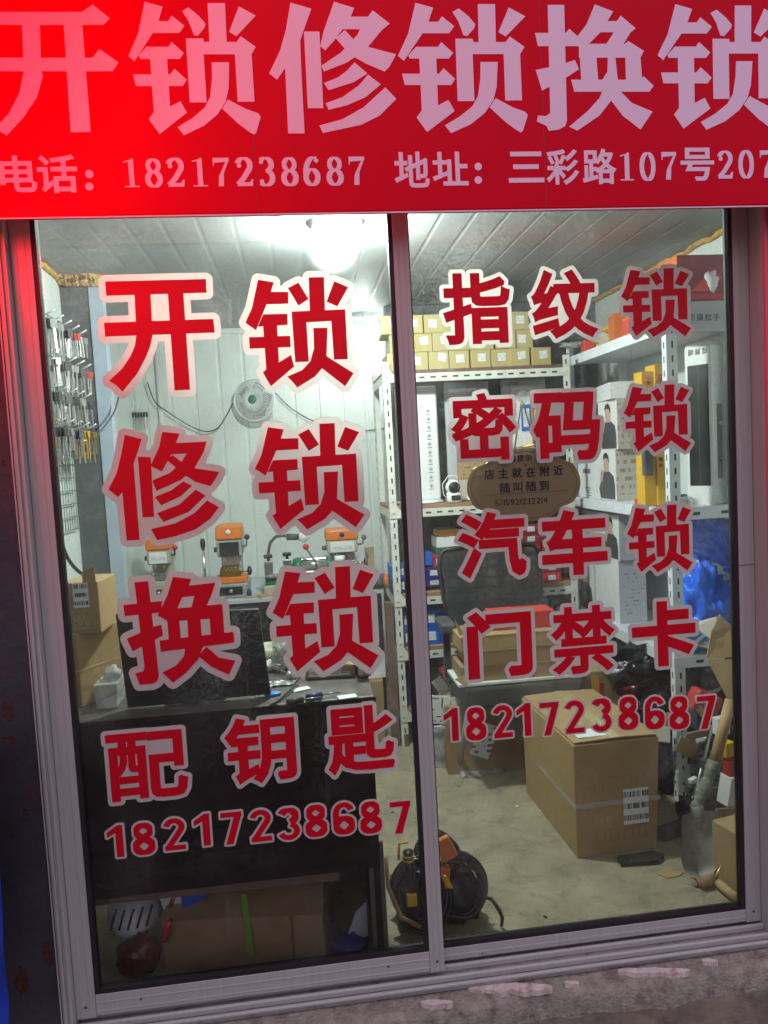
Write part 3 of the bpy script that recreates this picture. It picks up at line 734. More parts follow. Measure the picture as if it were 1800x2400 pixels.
def leaf(lab, x0, x1, yc, zb_, gx0, gx1, gz0):
    """one sliding door: x0..x1 the leaf, gx0..gx1 the glass, yc its middle"""
    t = thing('sliding_door', ((x0+x1)/2, yc, zb_), lab, 'door', 'sliding doors of the shop')
    gs = .011
    for a, c in ((x0, gx0-gs), (gx1+gs, x1)):
        b = MB().box(a, yc-.016, zb_, c, yc+.016, ZT-.01)
        for q in (.30, .70): xx = a+(c-a)*q; b.box(xx-.0010, yc-.0172, zb_+.001, xx+.0010, yc-.0158, ZT-.012)
        b.build('stile', 'alu', t, bevel=.0014)
    b = MB().box(gx0-gs+.0006, yc-.0148, zb_+.003, gx1+gs-.0006, yc+.0148, gz0-gs); b.box(gx0-gs+.0006, yc-.0162, gz0-gs-.022, gx1+gs-.0006, yc-.0146, gz0-gs-.018); b.box(gx0-gs+.0006, yc-.0162, zb_+.012, gx1+gs-.0006, yc-.0146, zb_+.016)
    b.build('bottom_rail', 'alu', t, bevel=.0014)
    MB().box(gx0-gs+.0006, yc-.0148, ZT-.055, gx1+gs-.0006, yc+.0148, ZT-.01).build('top_rail', 'alu', t)
    b = MB().box(gx0-gs, yc-.0125, gz0-gs, gx0, yc+.011, ZT-.055).box(gx1, yc-.0125, gz0-gs, gx1+gs, yc+.011, ZT-.055).box(gx0, yc-.0125, gz0-gs, gx1, yc+.011, gz0)
    b.build('gasket', 'rubber', t)
    b = MB()
    for xx in ((x0+gx0-gs)/2, (gx1+gs+x1)/2): b.cyl((xx, yc-.0158, zb_+.03), (xx, yc-.0172, zb_+.03), .0035, n=12)
    for q in (.12, .88): xx = gx0+(gx1-gx0)*q; b.cyl((xx, yc-.0146, gz0-.036), (xx, yc-.0160, gz0-.036), .003, n=12)
    b.build('screw', 'iron', t)
    MB().box(gx0-.004, yc-.003, gz0-.004, gx1+.004, yc+.003, ZT-.054).build('glass_pane', 'glass', t)
    return t
LG = (.012, .835); 
leaf('left aluminium sliding door carrying the lock services lettering', -.046, .884, 0., .030, LG[0], LG[1], .098)
RGX1 = at(1698, 500, .036).x; RGZ = at(1733, 2117, .036).z
rl = leaf('right aluminium sliding door, set behind, carrying the fingerprint lock lettering', .850, 1.7955, .036, .028, .893, RGX1, RGZ)
zz = at(1733, 1325, .02).z; MB().box(RGX1+.012, .0188, zz-.0008, 1.7945, .0202, zz+.0008).build('joint_line', 'iron', rl)
GYL, GYR = -.0032, .0328                      # front faces of the glass

# ---------------------------------------------------------------- stickers on the glass
def zmap(pts, ox, oy, s, y): return [(at(x/s+ox, q/s+oy, y).x, at(x/s+ox, q/s+oy, y).z) for x, q in pts]
def sticker(polys, y, wd, lab, cat='sticker', group=None):
    bx = bbox(polys); t = thing('letter_sticker', ((bx[0]+bx[2])/2, y, bx[1]), lab, cat, group)
    flat(fill_holes(grow(polys, wd, False, 14)), y-.0012, y-.0002, 'border', 'letter_white', t)
    flat(polys, y-.0020, y-.00125, 'letter', 'letter_red', t); return t
Y = GYL
K2 = [zmap(p, 0, 500, 2.765, Y) for p in ([(683,443),(1335,427),(1340,515),(690,535)], [(675,710),(1383,685),(1392,773),(682,800)], [(1083,440),(1183,440),(1232,1143),(1132,1148)],
   [(868,440),(972,440),(985,700),(990,790),(975,860),(945,935),(890,1040),(795,1157),(755,1115),(708,1085),(790,1010),(845,930),(875,860),(885,790)])]
L2 = [zmap(p, 500, 500, 3.318, Y) for p in ([(348,518),(470,538),(448,612),(582,612),(583,703),(414,708),(332,910),(250,852),(300,740)], [(388,787),(575,782),(578,868),(346,882)],
   [(387,870),(495,866),(510,1160),(605,1102),(628,1192),(448,1345),(385,1237),(412,1215)], [(278,965),(597,953),(602,1040),(283,1053)],
   [(580,583),(662,540),(740,668),(662,718)], [(742,500),(860,497),(868,770),(750,770)], [(940,530),(1048,575),(965,724),(880,688)],
   [(608,765),(1025,748),(1045,1135),(938,1138),(917,838),(723,848),(742,1153),(637,1158)],
   [(778,893),(887,890),(880,1115),(845,1205),(790,1270),(652,1355),(618,1312),(575,1270),(690,1220),(755,1150),(783,1050)], [(845,1205),(880,1112),(1090,1243),(1058,1295),(1025,1345)])]
X2 = [zmap(p, 0, 1000, 3.16, Y) for p in ([(925,60),(1050,92),(1020,190),(990,275),(1035,838),(940,842),(907,485),(877,522),(805,465),(865,345),(900,200)], [(1022,222),(1117,225),(1142,668),(1057,672)],
   [(1203,38),(1330,52),(1303,122),(1530,110),(1510,185),(1440,310),(1340,395),(1158,477),(1130,398),(1262,340),(1345,262),(1383,198),(1270,205),(1200,332),(1115,290),(1180,150)],
   [(1235,245),(1278,208),(1345,262),(1440,308),(1625,335),(1595,390),(1560,440),(1450,410),(1350,345)], [(1357,405),(1423,437),(1340,515),(1195,582),(1147,520),(1270,470)],
   [(1450,465),(1523,510),(1400,630),(1213,705),(1163,640),(1330,575)], [(1535,545),(1622,595),(1560,680),(1450,760),(1300,812),(1165,840),(1120,758),(1300,715),(1440,640)])]
H2 = [zmap(p, 0, 1000, 3.16, Y) for p in ([(997,1152),(1098,1143),(1178,1845),(1165,1885),(1130,1903),(1035,1910),(1003,1825),(1060,1812),(1072,1785)], [(915,1320),(1200,1290),(1195,1375),(925,1402)], [(940,1570),(1140,1480),(1195,1465),(1208,1545),(985,1663)])]
H2 += [zmap(p, 300, 1200, 2.552, Y) for p in ([(270,388),(378,400),(365,440),(523,422),(500,495),(470,562),(378,580),(397,502),(325,508),(290,590),(235,650),(178,618),(235,500)], [(230,582),(562,550),(568,632),(233,655)],
   [(232,600),(303,600),(318,775),(245,775)], [(355,630),(432,620),(443,760),(362,770)], [(485,590),(565,560),(578,740),(497,750)], [(190,768),(632,716),(635,780),(197,835)],
   [(345,800),(455,790),(420,880),(350,960),(270,1020),(240,990),(205,960),(290,915),(335,860)], [(420,860),(470,805),(545,870),(642,887),(605,973),(500,925)])]
WB = .0158
def refit(pol, x0, y0, x1, y1, y, rot=0):
    a = at((x0+x1)/2, (y0+y1)/2, y); u = at(x1, (y0+y1)/2, y).x-at(x0, (y0+y1)/2, y).x; v = at((x0+x1)/2, y0, y).z-at((x0+x1)/2, y1, y).z
    return fit(pol, a.x-u/2, a.z-v/2, a.x+u/2, a.z+v/2)
gW = 'words stuck on the left door'
sticker(K2, Y, WB, 'large red character 开 with pale border, top left of the left door', group=gW)
sticker(L2, Y, WB, 'large red character 锁 with pale border, beside 开 in the top row', group=gW)
sticker(X2, Y, WB, 'large red character 修 with pale border, left door second row', group=gW)
sticker(refit(L2, 600, 995, 850, 1243, Y), Y, WB, 'large red character 锁 with pale border, beside 修 in the second row', group=gW)
sticker(H2, Y, WB, 'large red character 换 with pale border, left door third row', group=gW)
sticker(refit(L2, 641, 1331, 884, 1575, Y), Y, WB, 'large red character 锁 with pale border, beside 换 in the third row', group=gW)
BD = {'配': .023, '钥': .029, '匙': .029, '指': .032, '纹': .034, '密': .027, '码': .033, '汽': .034, '车': .039, '门': .042, '禁': .026, '卡': .042}
for ch, bx in (('配', (252, 1714, 440, 1872)), ('钥', (528, 1678, 694, 1836)), ('匙', (766, 1654, 924, 1812))):
    sticker(refit(bold(ch, BD[ch]), *bx, Y), Y, .0100, 'mid-size red character %s with white border over the dark desk front' % ch, group=gW)
gR = 'words stuck on the right door'
Y = GYR
RW = ('top', 'second', 'third', 'bottom')
L3 = L2
rows = [('指', (1038, 640, 1197, 807), 0), ('纹', (1245, 632, 1401, 794), 0), ('锁', (1456, 630, 1618, 791), 0), ('密', (1056, 921, 1210, 1080), 1), ('码', (1249, 919, 1407, 1080), 1), ('锁', (1462, 903, 1618, 1061), 1),
        ('汽', (1073, 1199, 1233, 1354), 2), ('车', (1269, 1194, 1423, 1348), 2), ('锁', (1470, 1185, 1622, 1342), 2), ('门', (1095, 1430, 1247, 1587), 3), ('禁', (1291, 1420, 1442, 1578), 3), ('卡', (1481, 1409, 1630, 1561), 3)]
for ch, bx, r in rows:
    pol = refit(L2 if ch == '锁' else bold(ch, BD[ch]), *bx, Y)
    lab = ('red character 锁 with pale border, %s of three down the right side' % RW[r].replace('third', 'lowest').replace('second', 'middle')) if ch == '锁' else 'red character %s with pale border, %s row of the right door' % (ch, RW[r])
    sticker(pol, Y, .0104, lab, group=gR)
ORD = ('first', 'second', 'third', 'fourth', 'fifth', 'sixth', 'seventh', 'eighth', 'ninth', 'tenth', 'last')
def number(txt, cs, y, side, hpx, hw, wd):
    for i, (ch, (x, yc)) in enumerate(zip(txt, cs)):
        a = at(x, yc+hpx/2, y); h = at(x, yc-hpx/2, y).z-a.z
        pol = [[(a.x+(p[0]-.28)*h*hw, a.z+p[1]*h) for p in s] for s in digit(ch, .155)]
        sticker(pol, y, wd, 'red digit %s with white border, %s in the number on the %s door' % (ch, ORD[i], side), 'digit sticker', 'phone number on the %s door' % side)
number('18217238687', [(277,1971),(340,1965),(412,1954),(480,1944),(546,1940),(614,1934),(680,1930),(743,1923),(808,1917),(871,1915),(941,1915)], GYL, 'left', 75, 1.2, .0054)
number('18217238687', [(1062,1698),(1117,1696),(1180,1690),(1232,1686),(1289,1684),(1348,1679),(1411,1675),(1473,1671),(1535,1670),(1592,1670),(1656,1669)], GYR, 'right', 77, 1.12, .0048)

# hanging notice plate behind the right glass
Y = .056
c = at(1229, 1137, Y); sx = (at(1362, 1137, Y).x-at(1098, 1137, Y).x)/2; sz = (at(1229, 1052, Y).z-at(1229, 1222, Y).z)/2
npl = thing('notice_plate', (c.x, Y, c.z-sz), 'brown curved-edge notice plate hanging behind the right door glass', 'notice plate')
def plaque(k):
    out = []
    for i in range(96):
        a = 2*math.pi*i/96; ca, sa = math.cos(a), math.sin(a)
        r = 1/((abs(ca)**2.0+abs(sa)**2.0)**.5); r *= 1-.085*math.exp(-((abs(math.degrees(math.atan2(abs(sa), abs(ca)))-45))/9)**2)+.02*math.exp(-((abs(math.degrees(math.atan2(abs(sa), abs(ca)))-33))/8)**2)
        out.append((c.x+sx*r*ca*k[0], c.z+sz*r*sa*k[1]))
    return out
MB().prism(plaque((1, 1)), 'y', Y, Y+.004).build('plate', 'plate_brown', npl)
MB().tube([(x, Y+.002, z) for x, z in plaque((1.004, 1.006))], .0016, 5, True).build('lit_rim', 'brass', npl)  # lamplight on the plate edge, put in as a brass tube
ol = plaque((.94, .92)); MB().tube([(x, Y-.0004, z) for x, z in ol], .0005, 4, True).build('border_line', 'ink_brown', npl)
def linetext(txt, px, py, hpx, d, m, adv=1.0, scale=1.):
    p = at(px, py, Y); h = (at(px, py-hpx, Y)-p).length; pol, x = words(txt, d, p.x, p.z, h, adv, scale); flat(pol, Y-.0012, Y-.0002, 'lettering', m, npl)
linetext('温馨提示', 1174, 1083, 17, .012, 'ink', 1.15)
linetext('店主就在附近', 1135, 1122, 25, .018, 'ink', 1.34)
linetext('随叫随到', 1171, 1154, 26, .018, 'ink', 1.22)
linetext('15921232214', 1181, 1185, 20, .008, 'ink', 1, 1.05)
hp = at(1231.5, 1090, Y); flat([[(hp.x+.0007*16*math.sin(t)**3*.42, hp.z+.0007*(13*math.cos(t)-5*math.cos(2*t)-2*math.cos(3*t)-math.cos(4*t))*.42) for t in [2*math.pi*i/24 for i in range(24)]]], Y-.0012, Y-.0002, 'heart', 'red_plastic', npl)
q = at(1168, 1178, Y); MB().tube([(q.x+.0095*math.cos(t*.35), Y-.0008, q.z+.0095*math.sin(t*.35)) for t in range(18)], .0006, 5, True).tube([(q.x-.004, Y-.0008, q.z+.004), (q.x-.004, Y-.0008, q.z-.001), (q.x+.001, Y-.0008, q.z-.005), (q.x+.0045, Y-.0008, q.z-.004)], .0013, 5).build('phone_symbol', 'ink', npl)
a0 = at(1137, 1161, Y); a1 = at(1331, 1161, Y); MB().box(a0.x, Y-.0012, a0.z-.0004, a1.x, Y-.0002, a0.z+.0004).build('rule_line', 'ink_brown', npl)
hk = at(1226, 931, .041)
h_ = thing('suction_hook', (hk.x, .041, hk.z), 'clear suction hook on the glass above the notice plate', 'hook')
MB().lathe((hk.x, .041, hk.z), [(.002, -.001), (.016, -.001), (.015, .003), (.006, .007), (.006, .014), (.003, .016)], 18, 'y').build('cup', 'clear', h_)
p1 = at(1205, 1066, Y); p2 = at(1262, 1066, Y)
MB().tube([p1+Vector((0, .004, 0)), (hk.x-.004, .05, hk.z-.02), (hk.x, .056, hk.z-.005), (hk.x+.004, .05, hk.z-.02), p2+Vector((0, .004, 0))], .0022, 6).build('hanging_cord', 'brass', npl)

# ================================================================ LAMPS
def bulb(px, py, Y, r, lab, top, m='bulb', sh=1.42):
    p = at(px, py, Y); t = thing('light_bulb', p, lab, 'light bulb', 'lit bulbs in the shop')
    MB().lathe(p, [(r*.97, r*.22), (r, 0), (r*.88, -r*.5), (r*.55, -r*.84), (.001, -r)], 24).build('globe', m, t)
    MB().lathe(p, [(r*.30, r*1.2), (r*.6, r*.75), (r*sh, r*.40), (r*sh, r*.25), (r*.96, r*.221)], 24).build('collar', 'white_plastic', t)
    MB().cyl(p+Vector((0, 0, r*1.19)), p+Vector((0, 0, r*1.5)), r*.34).build('socket', 'white_plastic', t)
    MB().tube([p+Vector((0, 0, r*1.45)), (p.x, p.y, top)], .003, 6).build('flex', 'black', t)
    return t
bulb(787, 549, .78, .06, 'glaring white bulb hanging below the ceiling near the doors', CZ)
bulb(852, 772, 2.40, .042, 'second lit bulb near the back wall, half hidden by a letter', CZ, 'bulb_weak', 1.1)

# ================================================================ LEFT WALL: KEY DISPLAY
KX = LX+.012
gy0, gy1, gz0, gz1 = .62, 1.36, 1.16, 2.0
wg = thing('wire_grid', (KX, (gy0+gy1)/2, gz0), 'grey wire display grid hooked to the left wall, full of key blanks', 'display grid')
b = MB()
for i in range(24): y = gy0+(gy1-gy0)*i/23; b.tube([(KX, y, gz0), (KX, y, gz1)], .0024, 5)
for i in range(17): z = gz0+(gz1-gz0)*i/16; b.tube([(KX+.003, gy0, z), (KX+.003, gy1, z)], .0028, 5)
b.build('grid_wires', 'wire_grey', wg)
hooks = []
for r, z in enumerate((1.93, 1.80, 1.68, 1.56)):
    for k in range(5):
        y = .86+.10*k+(r % 2)*.03; L = .125
        MB().tube([(KX+.004, y, z), (KX+L*.7, y, z+.002), (KX+L, y, z+.022)], .0032, 6).build('hook', 'wire_grey', wg)
        hooks.append((y, z, L))
def keybunch(loc, head, blade, n, ln, lab, hw=.012):
    t = thing('key_bunch', loc, lab, 'key blanks', 'bunches of key blanks on the left display grid'); L = Vector(loc)
    hb = MB(); bb = MB()
    for i in range(n):
        R = RZ(70+random.uniform(-18, 18)) @ RY(random.uniform(-5, 5)); o = L+Vector((.055*(i/(max(1, n-1))-.5), random.uniform(-.012, .012), -.012))
        hb.lathe((0, 0, 0), [(.001, 0)], 3) if 0 else None
        hb.obox(o+R @ Vector((0, 0, -hw)), (hw*1.9, .0028, hw*2.1), R); bb.obox(o+R @ Vector((0, 0, -hw*2-ln/2)), (.0075, .0022, ln), R)
    hb.tube([L+Vector((.012*math.cos(a*.5), 0, .010*math.sin(a*.5)-.004)) for a in range(13)], .001, 4)
    hb.build('key_head', head, t, bevel=.0008, seg=1); bb.build('key_blade', blade, t); return t
KINDS_ = [('black', 'steel', 'black-headed'), ('steel', 'steel', 'plain silver'), ('red_card', 'silver', 'red-headed'), ('brass', 'brass', 'brass'), ('dark_grey', 'steel', 'grey-headed'), ('gold', 'gold', 'golden')]
RWN = ('top', 'second', 'third', 'lowest')
PLC = ('nearest the doors', 'second from the doors', 'middle', 'fourth from the doors', 'nearest the dark partition')
sel = [0, 1, 4, 2, 1, 1, 0, 1, 4, 2, 0, 4, 0, 1, 0, 0, 1, 4, 5, 3]
for i, (y, z, L) in enumerate(hooks):
    hd, bl, nm = KINDS_[sel[i]]
    keybunch((KX+L*.72, y, z+.002), hd, bl, random.choice((6, 7, 8)), random.uniform(.05, .085), '%s keys on the %s row hook %s' % (nm, RWN[i//5], PLC[i % 5]), .016 if sel[i] in (0, 4) else .012)
p = atx(516/3.687, 0+400+2010/3.687, KX+.07) if 0 else at(126, 965, 1.15)
gb = thing('golden_key', (p.x+.0, p.y, p.z-.14), 'long golden key-shaped tag below the lowest hooks', 'key tag')
MB().prism([(p.x-.016, p.z), (p.x+.016, p.z), (p.x+.015, p.z-.04), (p.x+.006, p.z-.06), (p.x+.012, p.z-.14), (p.x-.006, p.z-.14), (p.x-.008, p.z-.06), (p.x-.016, p.z-.04)], 'y', p.y, p.y+.004).build('blade', 'gold', gb, bevel=.001)
# arm with one bunch
a = atx(150, 1040, KX+.01)
ar = thing('swing_arm', a, 'white wire arm sticking out below the grid with two keys', 'wire arm')
MB().tube([a+Vector((0, 0, .05)), a+Vector((0, 0, -.05))], .004, 6).tube([a+Vector((.0, 0, .015)), a+Vector((.09, 0, .008))], .003, 6).build('arm', 'white_plastic', ar)
q = a+Vector((.085, 0, .004))
keybunch(q, 'dark_grey', 'steel', 4, .045, 'dark keys on the white wire arm under the grid', .014)
# small display of keys on the back wall beside the conduit
bk = at(290, 905, BY-.01)
wk = thing('key_rack', (bk.x, BY-.008, bk.z), 'small wire key rack on the back wall left of the pipe', 'key rack')
b = MB()
for i in range(7): b.tube([(bk.x-.06+i*.02, BY-.012, bk.z-.16), (bk.x-.06+i*.02, BY-.012, bk.z+.14)], .0013, 5)
for i in range(7): b.tube([(bk.x-.06, BY-.014, bk.z-.15+i*.045), (bk.x+.06, BY-.014, bk.z-.15+i*.045)], .0013, 5)
b.build('rack_wires', 'wire_grey', wk)
kb = MB(); kh = MB(); c = at(310, 968, BY-.06)
for i in range(11): kb.obox((c.x-.075+i*.0155, c.y, c.z-.062+random.uniform(-.006, .006)), (.005, .002, .07), RY(random.uniform(-6, 6)))
for i in range(11): kh.obox((c.x-.075+i*.0155, c.y, c.z-.012), (.014, .004, .03), RY(random.uniform(-12, 12)))
kr = thing('key_row', (c.x, c.y, c.z-.10), 'row of black-headed keys on a rod below the small wire rack', 'key blanks')
kb.build('key_blade', 'steel', kr); kh.build('key_head', 'black', kr, bevel=.002)
MB().tube([(c.x-.09, c.y, c.z), (c.x+.09, c.y, c.z)], .002, 6).tube([(c.x-.088, c.y, c.z), (c.x-.088, BY-.004, c.z+.02)], .002, 6).build('rod', 'wire_grey', kr)
MB().sheet([(c.x-.08, c.y+.01, c.z+.012), (c.x+.03, c.y+.01, c.z+.012), (c.x+.05, c.y+.01, c.z+.07), (c.x-.08, c.y+.01, c.z+.055)], .002).build('clear_tag', 'clear', kr)
a0 = at(372, 905, BY-.02); a1 = at(394, 1420, BY-.02)
tag(MB().tube([(a0.x, BY-.016, CZ-.03), (a0.x, BY-.016, .6)], .014, 12).build('conduit_pipe', 'pvc'), 'cream plastic conduit pipe running down the back wall', 'pipe')

# ================================================================ FAN
fc = at(596, 937, BY-.12); fr_ = .121
fan = thing('wall_fan', (fc.x, fc.y, fc.z-fr_), 'round white wall fan with a green hub on the back wall', 'fan')
ydir = Vector((-.28, -.94, .0)).normalized(); R_ = Vector((0, -1, 0)).rotation_difference(ydir).to_matrix().to_4x4(); mx = Matrix.Translation(fc) @ R_
b = MB(mx)
for k in range(60):
    a = 2*math.pi*k/60; e = a+.35
    pts = [(math.cos(a+(e-a)*t)*fr_*q, -(.035*(1-q*q)**.6 if q < 1 else 0), math.sin(a+(e-a)*t)*fr_*q) for t, q in ((0, .2), (.25, .45), (.5, .7), (.75, .88), (1, 1.0))]
    b.tube(pts, .0021, 5)
    b.tube([(math.cos(e)*fr_, 0, math.sin(e)*fr_), (math.cos(e)*fr_*.9, .055, math.sin(e)*fr_*.9), (math.cos(e)*fr_*.35, .075, math.sin(e)*fr_*.35)], .0013, 4)
for q in (.45, .72): b.tube([(math.cos(2*math.pi*k/40)*fr_*q, -.035*(1-q*q)**.6, math.sin(2*math.pi*k/40)*fr_*q) for k in range(40)], .0013, 4, True)
b.build('grille', 'white_plastic', fan)
MB(mx).tube([(math.cos(2*math.pi*k/48)*fr_, 0, math.sin(2*math.pi*k/48)*fr_) for k in range(48)], .0055, 8, True).build('rim', 'white_plastic', fan)
hub = MB(mx).lathe((0, 0, 0), [(.026, -.030), (.026, -.036), (.021, -.041), (.001, -.042)], 26, 'y').build('hub_cap', 'green', fan)
gmx = MB(mx); gmx.tube([(.010*math.cos(t), -.043, .006+.008*math.sin(t)) for t in [.3+i*.35 for i in range(14)]], .0018, 5).tube([(.010*math.cos(t), -.043, -.008+.008*math.sin(t)) for t in [3.4+i*.35 for i in range(14)]], .0018, 5).build('emblem', 'lime', hub)
b = MB(mx)
for k in range(5):
    R2 = Matrix.Rotation(2*math.pi*k/5, 3, 'Y'); vs = [R2 @ Vector(p) for p in ((.02, .012, -.02), (.085, .0, -.045), (.108, .018, .02), (.06, .032, .045), (.02, .03, .02))]
    b.sheet(vs, .002)
b.build('fan_blade', 'dark_grey', fan)
MB(mx).lathe((0, 0, 0), [(.045, .03), (.05, .05), (.04, .095), (.02, .10)], 20, 'y').build('motor_housing', 'white_plastic', fan)
MB().box(fc.x-.01, fc.y+.06, fc.z-.055, fc.x+.045, BY-.002, fc.z+.045).build('bracket', 'white_plastic', fan, bevel=.006)
# cables
def cable(name, pxs, r, m, lab):
    P = [at(x, y, Y) for x, y, Y in pxs]; pts = []
    for i in range(len(P)-1):
        p0 = P[max(0, i-1)]; p1 = P[i]; p2 = P[i+1]; p3 = P[min(len(P)-1, i+2)]
        for k in range(8):
            t = k/8; pts.append(.5*((2*p1)+(p2-p0)*t+(2*p0-5*p1+4*p2-p3)*t*t+(3*p1-p0-3*p2+p3)*t**3))
    pts.append(P[-1]); tag(MB().tube(pts, r, 7).build(name, m), lab, 'cable')
cable('cable', [(128, 1000, .95), (170, 1035, 1.1), (215, 1030, 1.3), (262, 975, 1.38), (277, 935, 1.40), (279, 900, 1.40)], .0035, 'dark_grey', 'grey cable drooping from the left wall to the dark partition')
cable('cable', [(345, 895, 2.66), (362, 940, 2.66), (385, 960, 2.66), (440, 995, 2.66), (480, 1011, 2.66), (510, 1003, 2.66), (530, 975, 2.66), (546, 945, 2.64)], .0035, 'black', 'black cable curving along the back wall to the fan')
cable('cable', [(645, 920, 2.66), (680, 955, 2.66), (730, 985, 2.66), (790, 1005, 2.67), (850, 1010, 2.68), (930, 1000, 2.68)], .004, 'dark_grey', 'dark cable running from the fan to the back rack')
cable('cable', [(140, 1260, .30), (160, 1310, .35), (185, 1340, .45), (214, 1355, .55), (240, 1385, .6), (262, 1425, .6), (276, 1450, .6)], .0055, 'black', 'thick black cable sagging behind the stacked cartons')

# ================================================================ WORKBENCH
BT = .705; BF = 1.95
wb = thing('workbench', (.35, 2.3, 0), 'pale-topped workbench with dark apron along the back wall', 'workbench')
MB().box(PX+.04, BF, BT-.02, .985, BY-.006, BT).build('bench_top', 'paper_grey', wb, bevel=.002)
MB().box(PX+.04, BF+.012, BT-.16, .975, BF+.035, BT-.0205).build('apron', 'black', wb)
MB().box(.955, BF+.014, 0, .978, BY-.05, BT-.0205).build('side_panel', 'black', wb)
MB().box(PX+.04, BF+.4, 0, .95, BF+.42, BT-.17).build('back_panel', 'wall_dark', wb)
MB().box(PX+.05, BF+.02, 0, PX+.09, BF+.06, BT-.165).build('leg', 'black', wb)
MB().box(PX+.05, BF+.06, .22, .95, BF+.39, .24).build('lower_shelf', 'board_dark', wb)
def key_machine(name, px0, px1, py0, pyb, Y, lab, body, hoodm, lever, dirty=False):
    """vertical key cutting machine: hood, column, drill head, vice, base with drawer"""
    a = at(px0, py0, Y); c = at(px1, py0, Y); w = c.x-a.x; top = a.z; base = BT+.001; x = (a.x+c.x)/2; H = top-base
    t = thing(name, (x, Y+.06, base), lab, 'key machine', 'key cutting machines on the workbench')
    MB().box(x-w*.62, Y-.09, base, x+w*.62, Y+.15, base+H*.20).build('base_box', body, t, bevel=.006)
    MB().box(x-w*.42, Y-.096, base+H*.05, x+w*.42, Y-.0905, base+H*.16).build('drawer', 'black', t, bevel=.002)
    MB().ball((x, Y-.102, base+H*.105), .010).build('drawer_knob', 'silver', t)
    MB().box(x-w*.58, Y-.085, base+H*.205, x+w*.6, Y+.05, base+H*.29).build('tray', 'orange' if not dirty else 'cream_metal', t, bevel=.004)
    b = MB().box(x-w*.40, Y-.07, base+H*.30, x+w*.40, Y-.01, base+H*.38)
    for i in range(6): b.box(x-w*.38+i*w*.13, Y-.074, base+H*.375, x-w*.31+i*w*.13, Y-.02, base+H*.42)
    b.build('vice', 'brass' if not dirty else 'steel', t, bevel=.002)
    vk = MB().cyl((x+w*.4, Y-.04, base+H*.35), (x+w*.62, Y-.04, base+H*.35), .007).build('vice_spindle', 'silver', t)
    MB().lathe((x+w*.62, Y-.04, base+H*.35), [(.012, 0), (.024, .004), (.024, .016), (.012, .022)], 18, 'x').build('knob', 'black', vk)
    MB().box(x-w*.38, Y+.03, base+H*.20, x+w*.38, Y+.14, top-H*.16).build('column', body, t, bevel=.006)
    MB().box(x-w*.46, Y-.05, base+H*.56, x+w*.46, Y+.14, top-H*.205).build('head', body, t, bevel=.008)
    hd = MB().box(x-w*.36, Y-.056, base+H*.58, x+w*.36, Y-.0505, base+H*.77).build('front_plate', 'black' if not dirty else 'paper', t, bevel=.002)
    if dirty: MB().box(x-w*.3, Y-.0575, base+H*.62, x+w*.3, Y-.0562, base+H*.7).build('scale_print', 'label', hd)
    if not dirty: MB().box(x-w*.34, Y+.0285, base+H*.425, x+w*.34, Y+.0298, base+H*.555).build('lamp_lit_plate', 'paper', t)  # white plate in place of work-lamp light under the head
    MB().frustum((x, Y+.045, top-H*.20), (w*1.0, .20, H*.20), .93).build('hood', hoodm, t, bevel=.010, seg=3)
    MB().lathe((x, Y-.0565, top-H*.09), [(.013, 0), (.013, -.002), (.001, -.0025)], 20, 'y').build('badge', 'paper' if not dirty else 'navy_card', t)
    for s in (-.16, .16):
        MB().cyl((x+w*s, Y-.02, base+H*.56), (x+w*s, Y-.02, base+H*.47), .010, .004, 12).build('spindle', 'silver', t)
    lv = MB().tube([(x+w*.46, Y+.02, base+H*.68), (x+w*.62, Y+.0, base+H*.69), (x+w*.66, Y-.02, base+H*.80)], .005, 8).build('lever', 'steel' if lever != 'red_plastic' else 'iron', t)
    MB().ball((x+w*.67, Y-.022, base+H*.82), .015).build('lever_ball', lever, lv)
    MB().cyl((x-w*.46, Y+.0, base+H*.66), (x-w*.60, Y, base+H*.66), .013).build('side_knob', 'iron', t)
    return t
key_machine('key_machine', 342, 400, 1262, 1400, 2.24, 'grey key machine with orange lid and red ball lever, left on the bench', 'cream_metal', 'orange', 'red_plastic', True)
key_machine('key_machine', 504, 567, 1232, 1412, 2.10, 'clean key machine with glossy orange hood, middle of the bench', 'grey_plastic', 'orange', 'black')
key_machine('key_machine', 760, 838, 1242, 1400, 2.30, 'dirty beige key machine with dull orange lid, right behind the green duplicator', 'cream_metal', 'orange', 'iron', True)
# lever post by the middle machine
p = at(484, 1400, 2.12); p2 = at(484, 1262, 2.12)
lp = thing('lever_stand', (p.x, p.y, BT), 'upright steel rod with black grip left of the middle key machine', 'lever')
MB().cyl((p.x, p.y, BT+.001), (p.x, p.y, p2.z-.05), .007).build('rod', 'silver', lp)
MB().lathe((p.x, p.y, p2.z-.06), [(.008, 0), (.013, .02), (.014, .045), (.009, .06)], 14).build('grip', 'black', lp)
MB().lathe((p.x, p.y, BT+.001), [(.03, 0), (.03, .012), (.012, .02)], 16).build('foot', 'iron', lp)
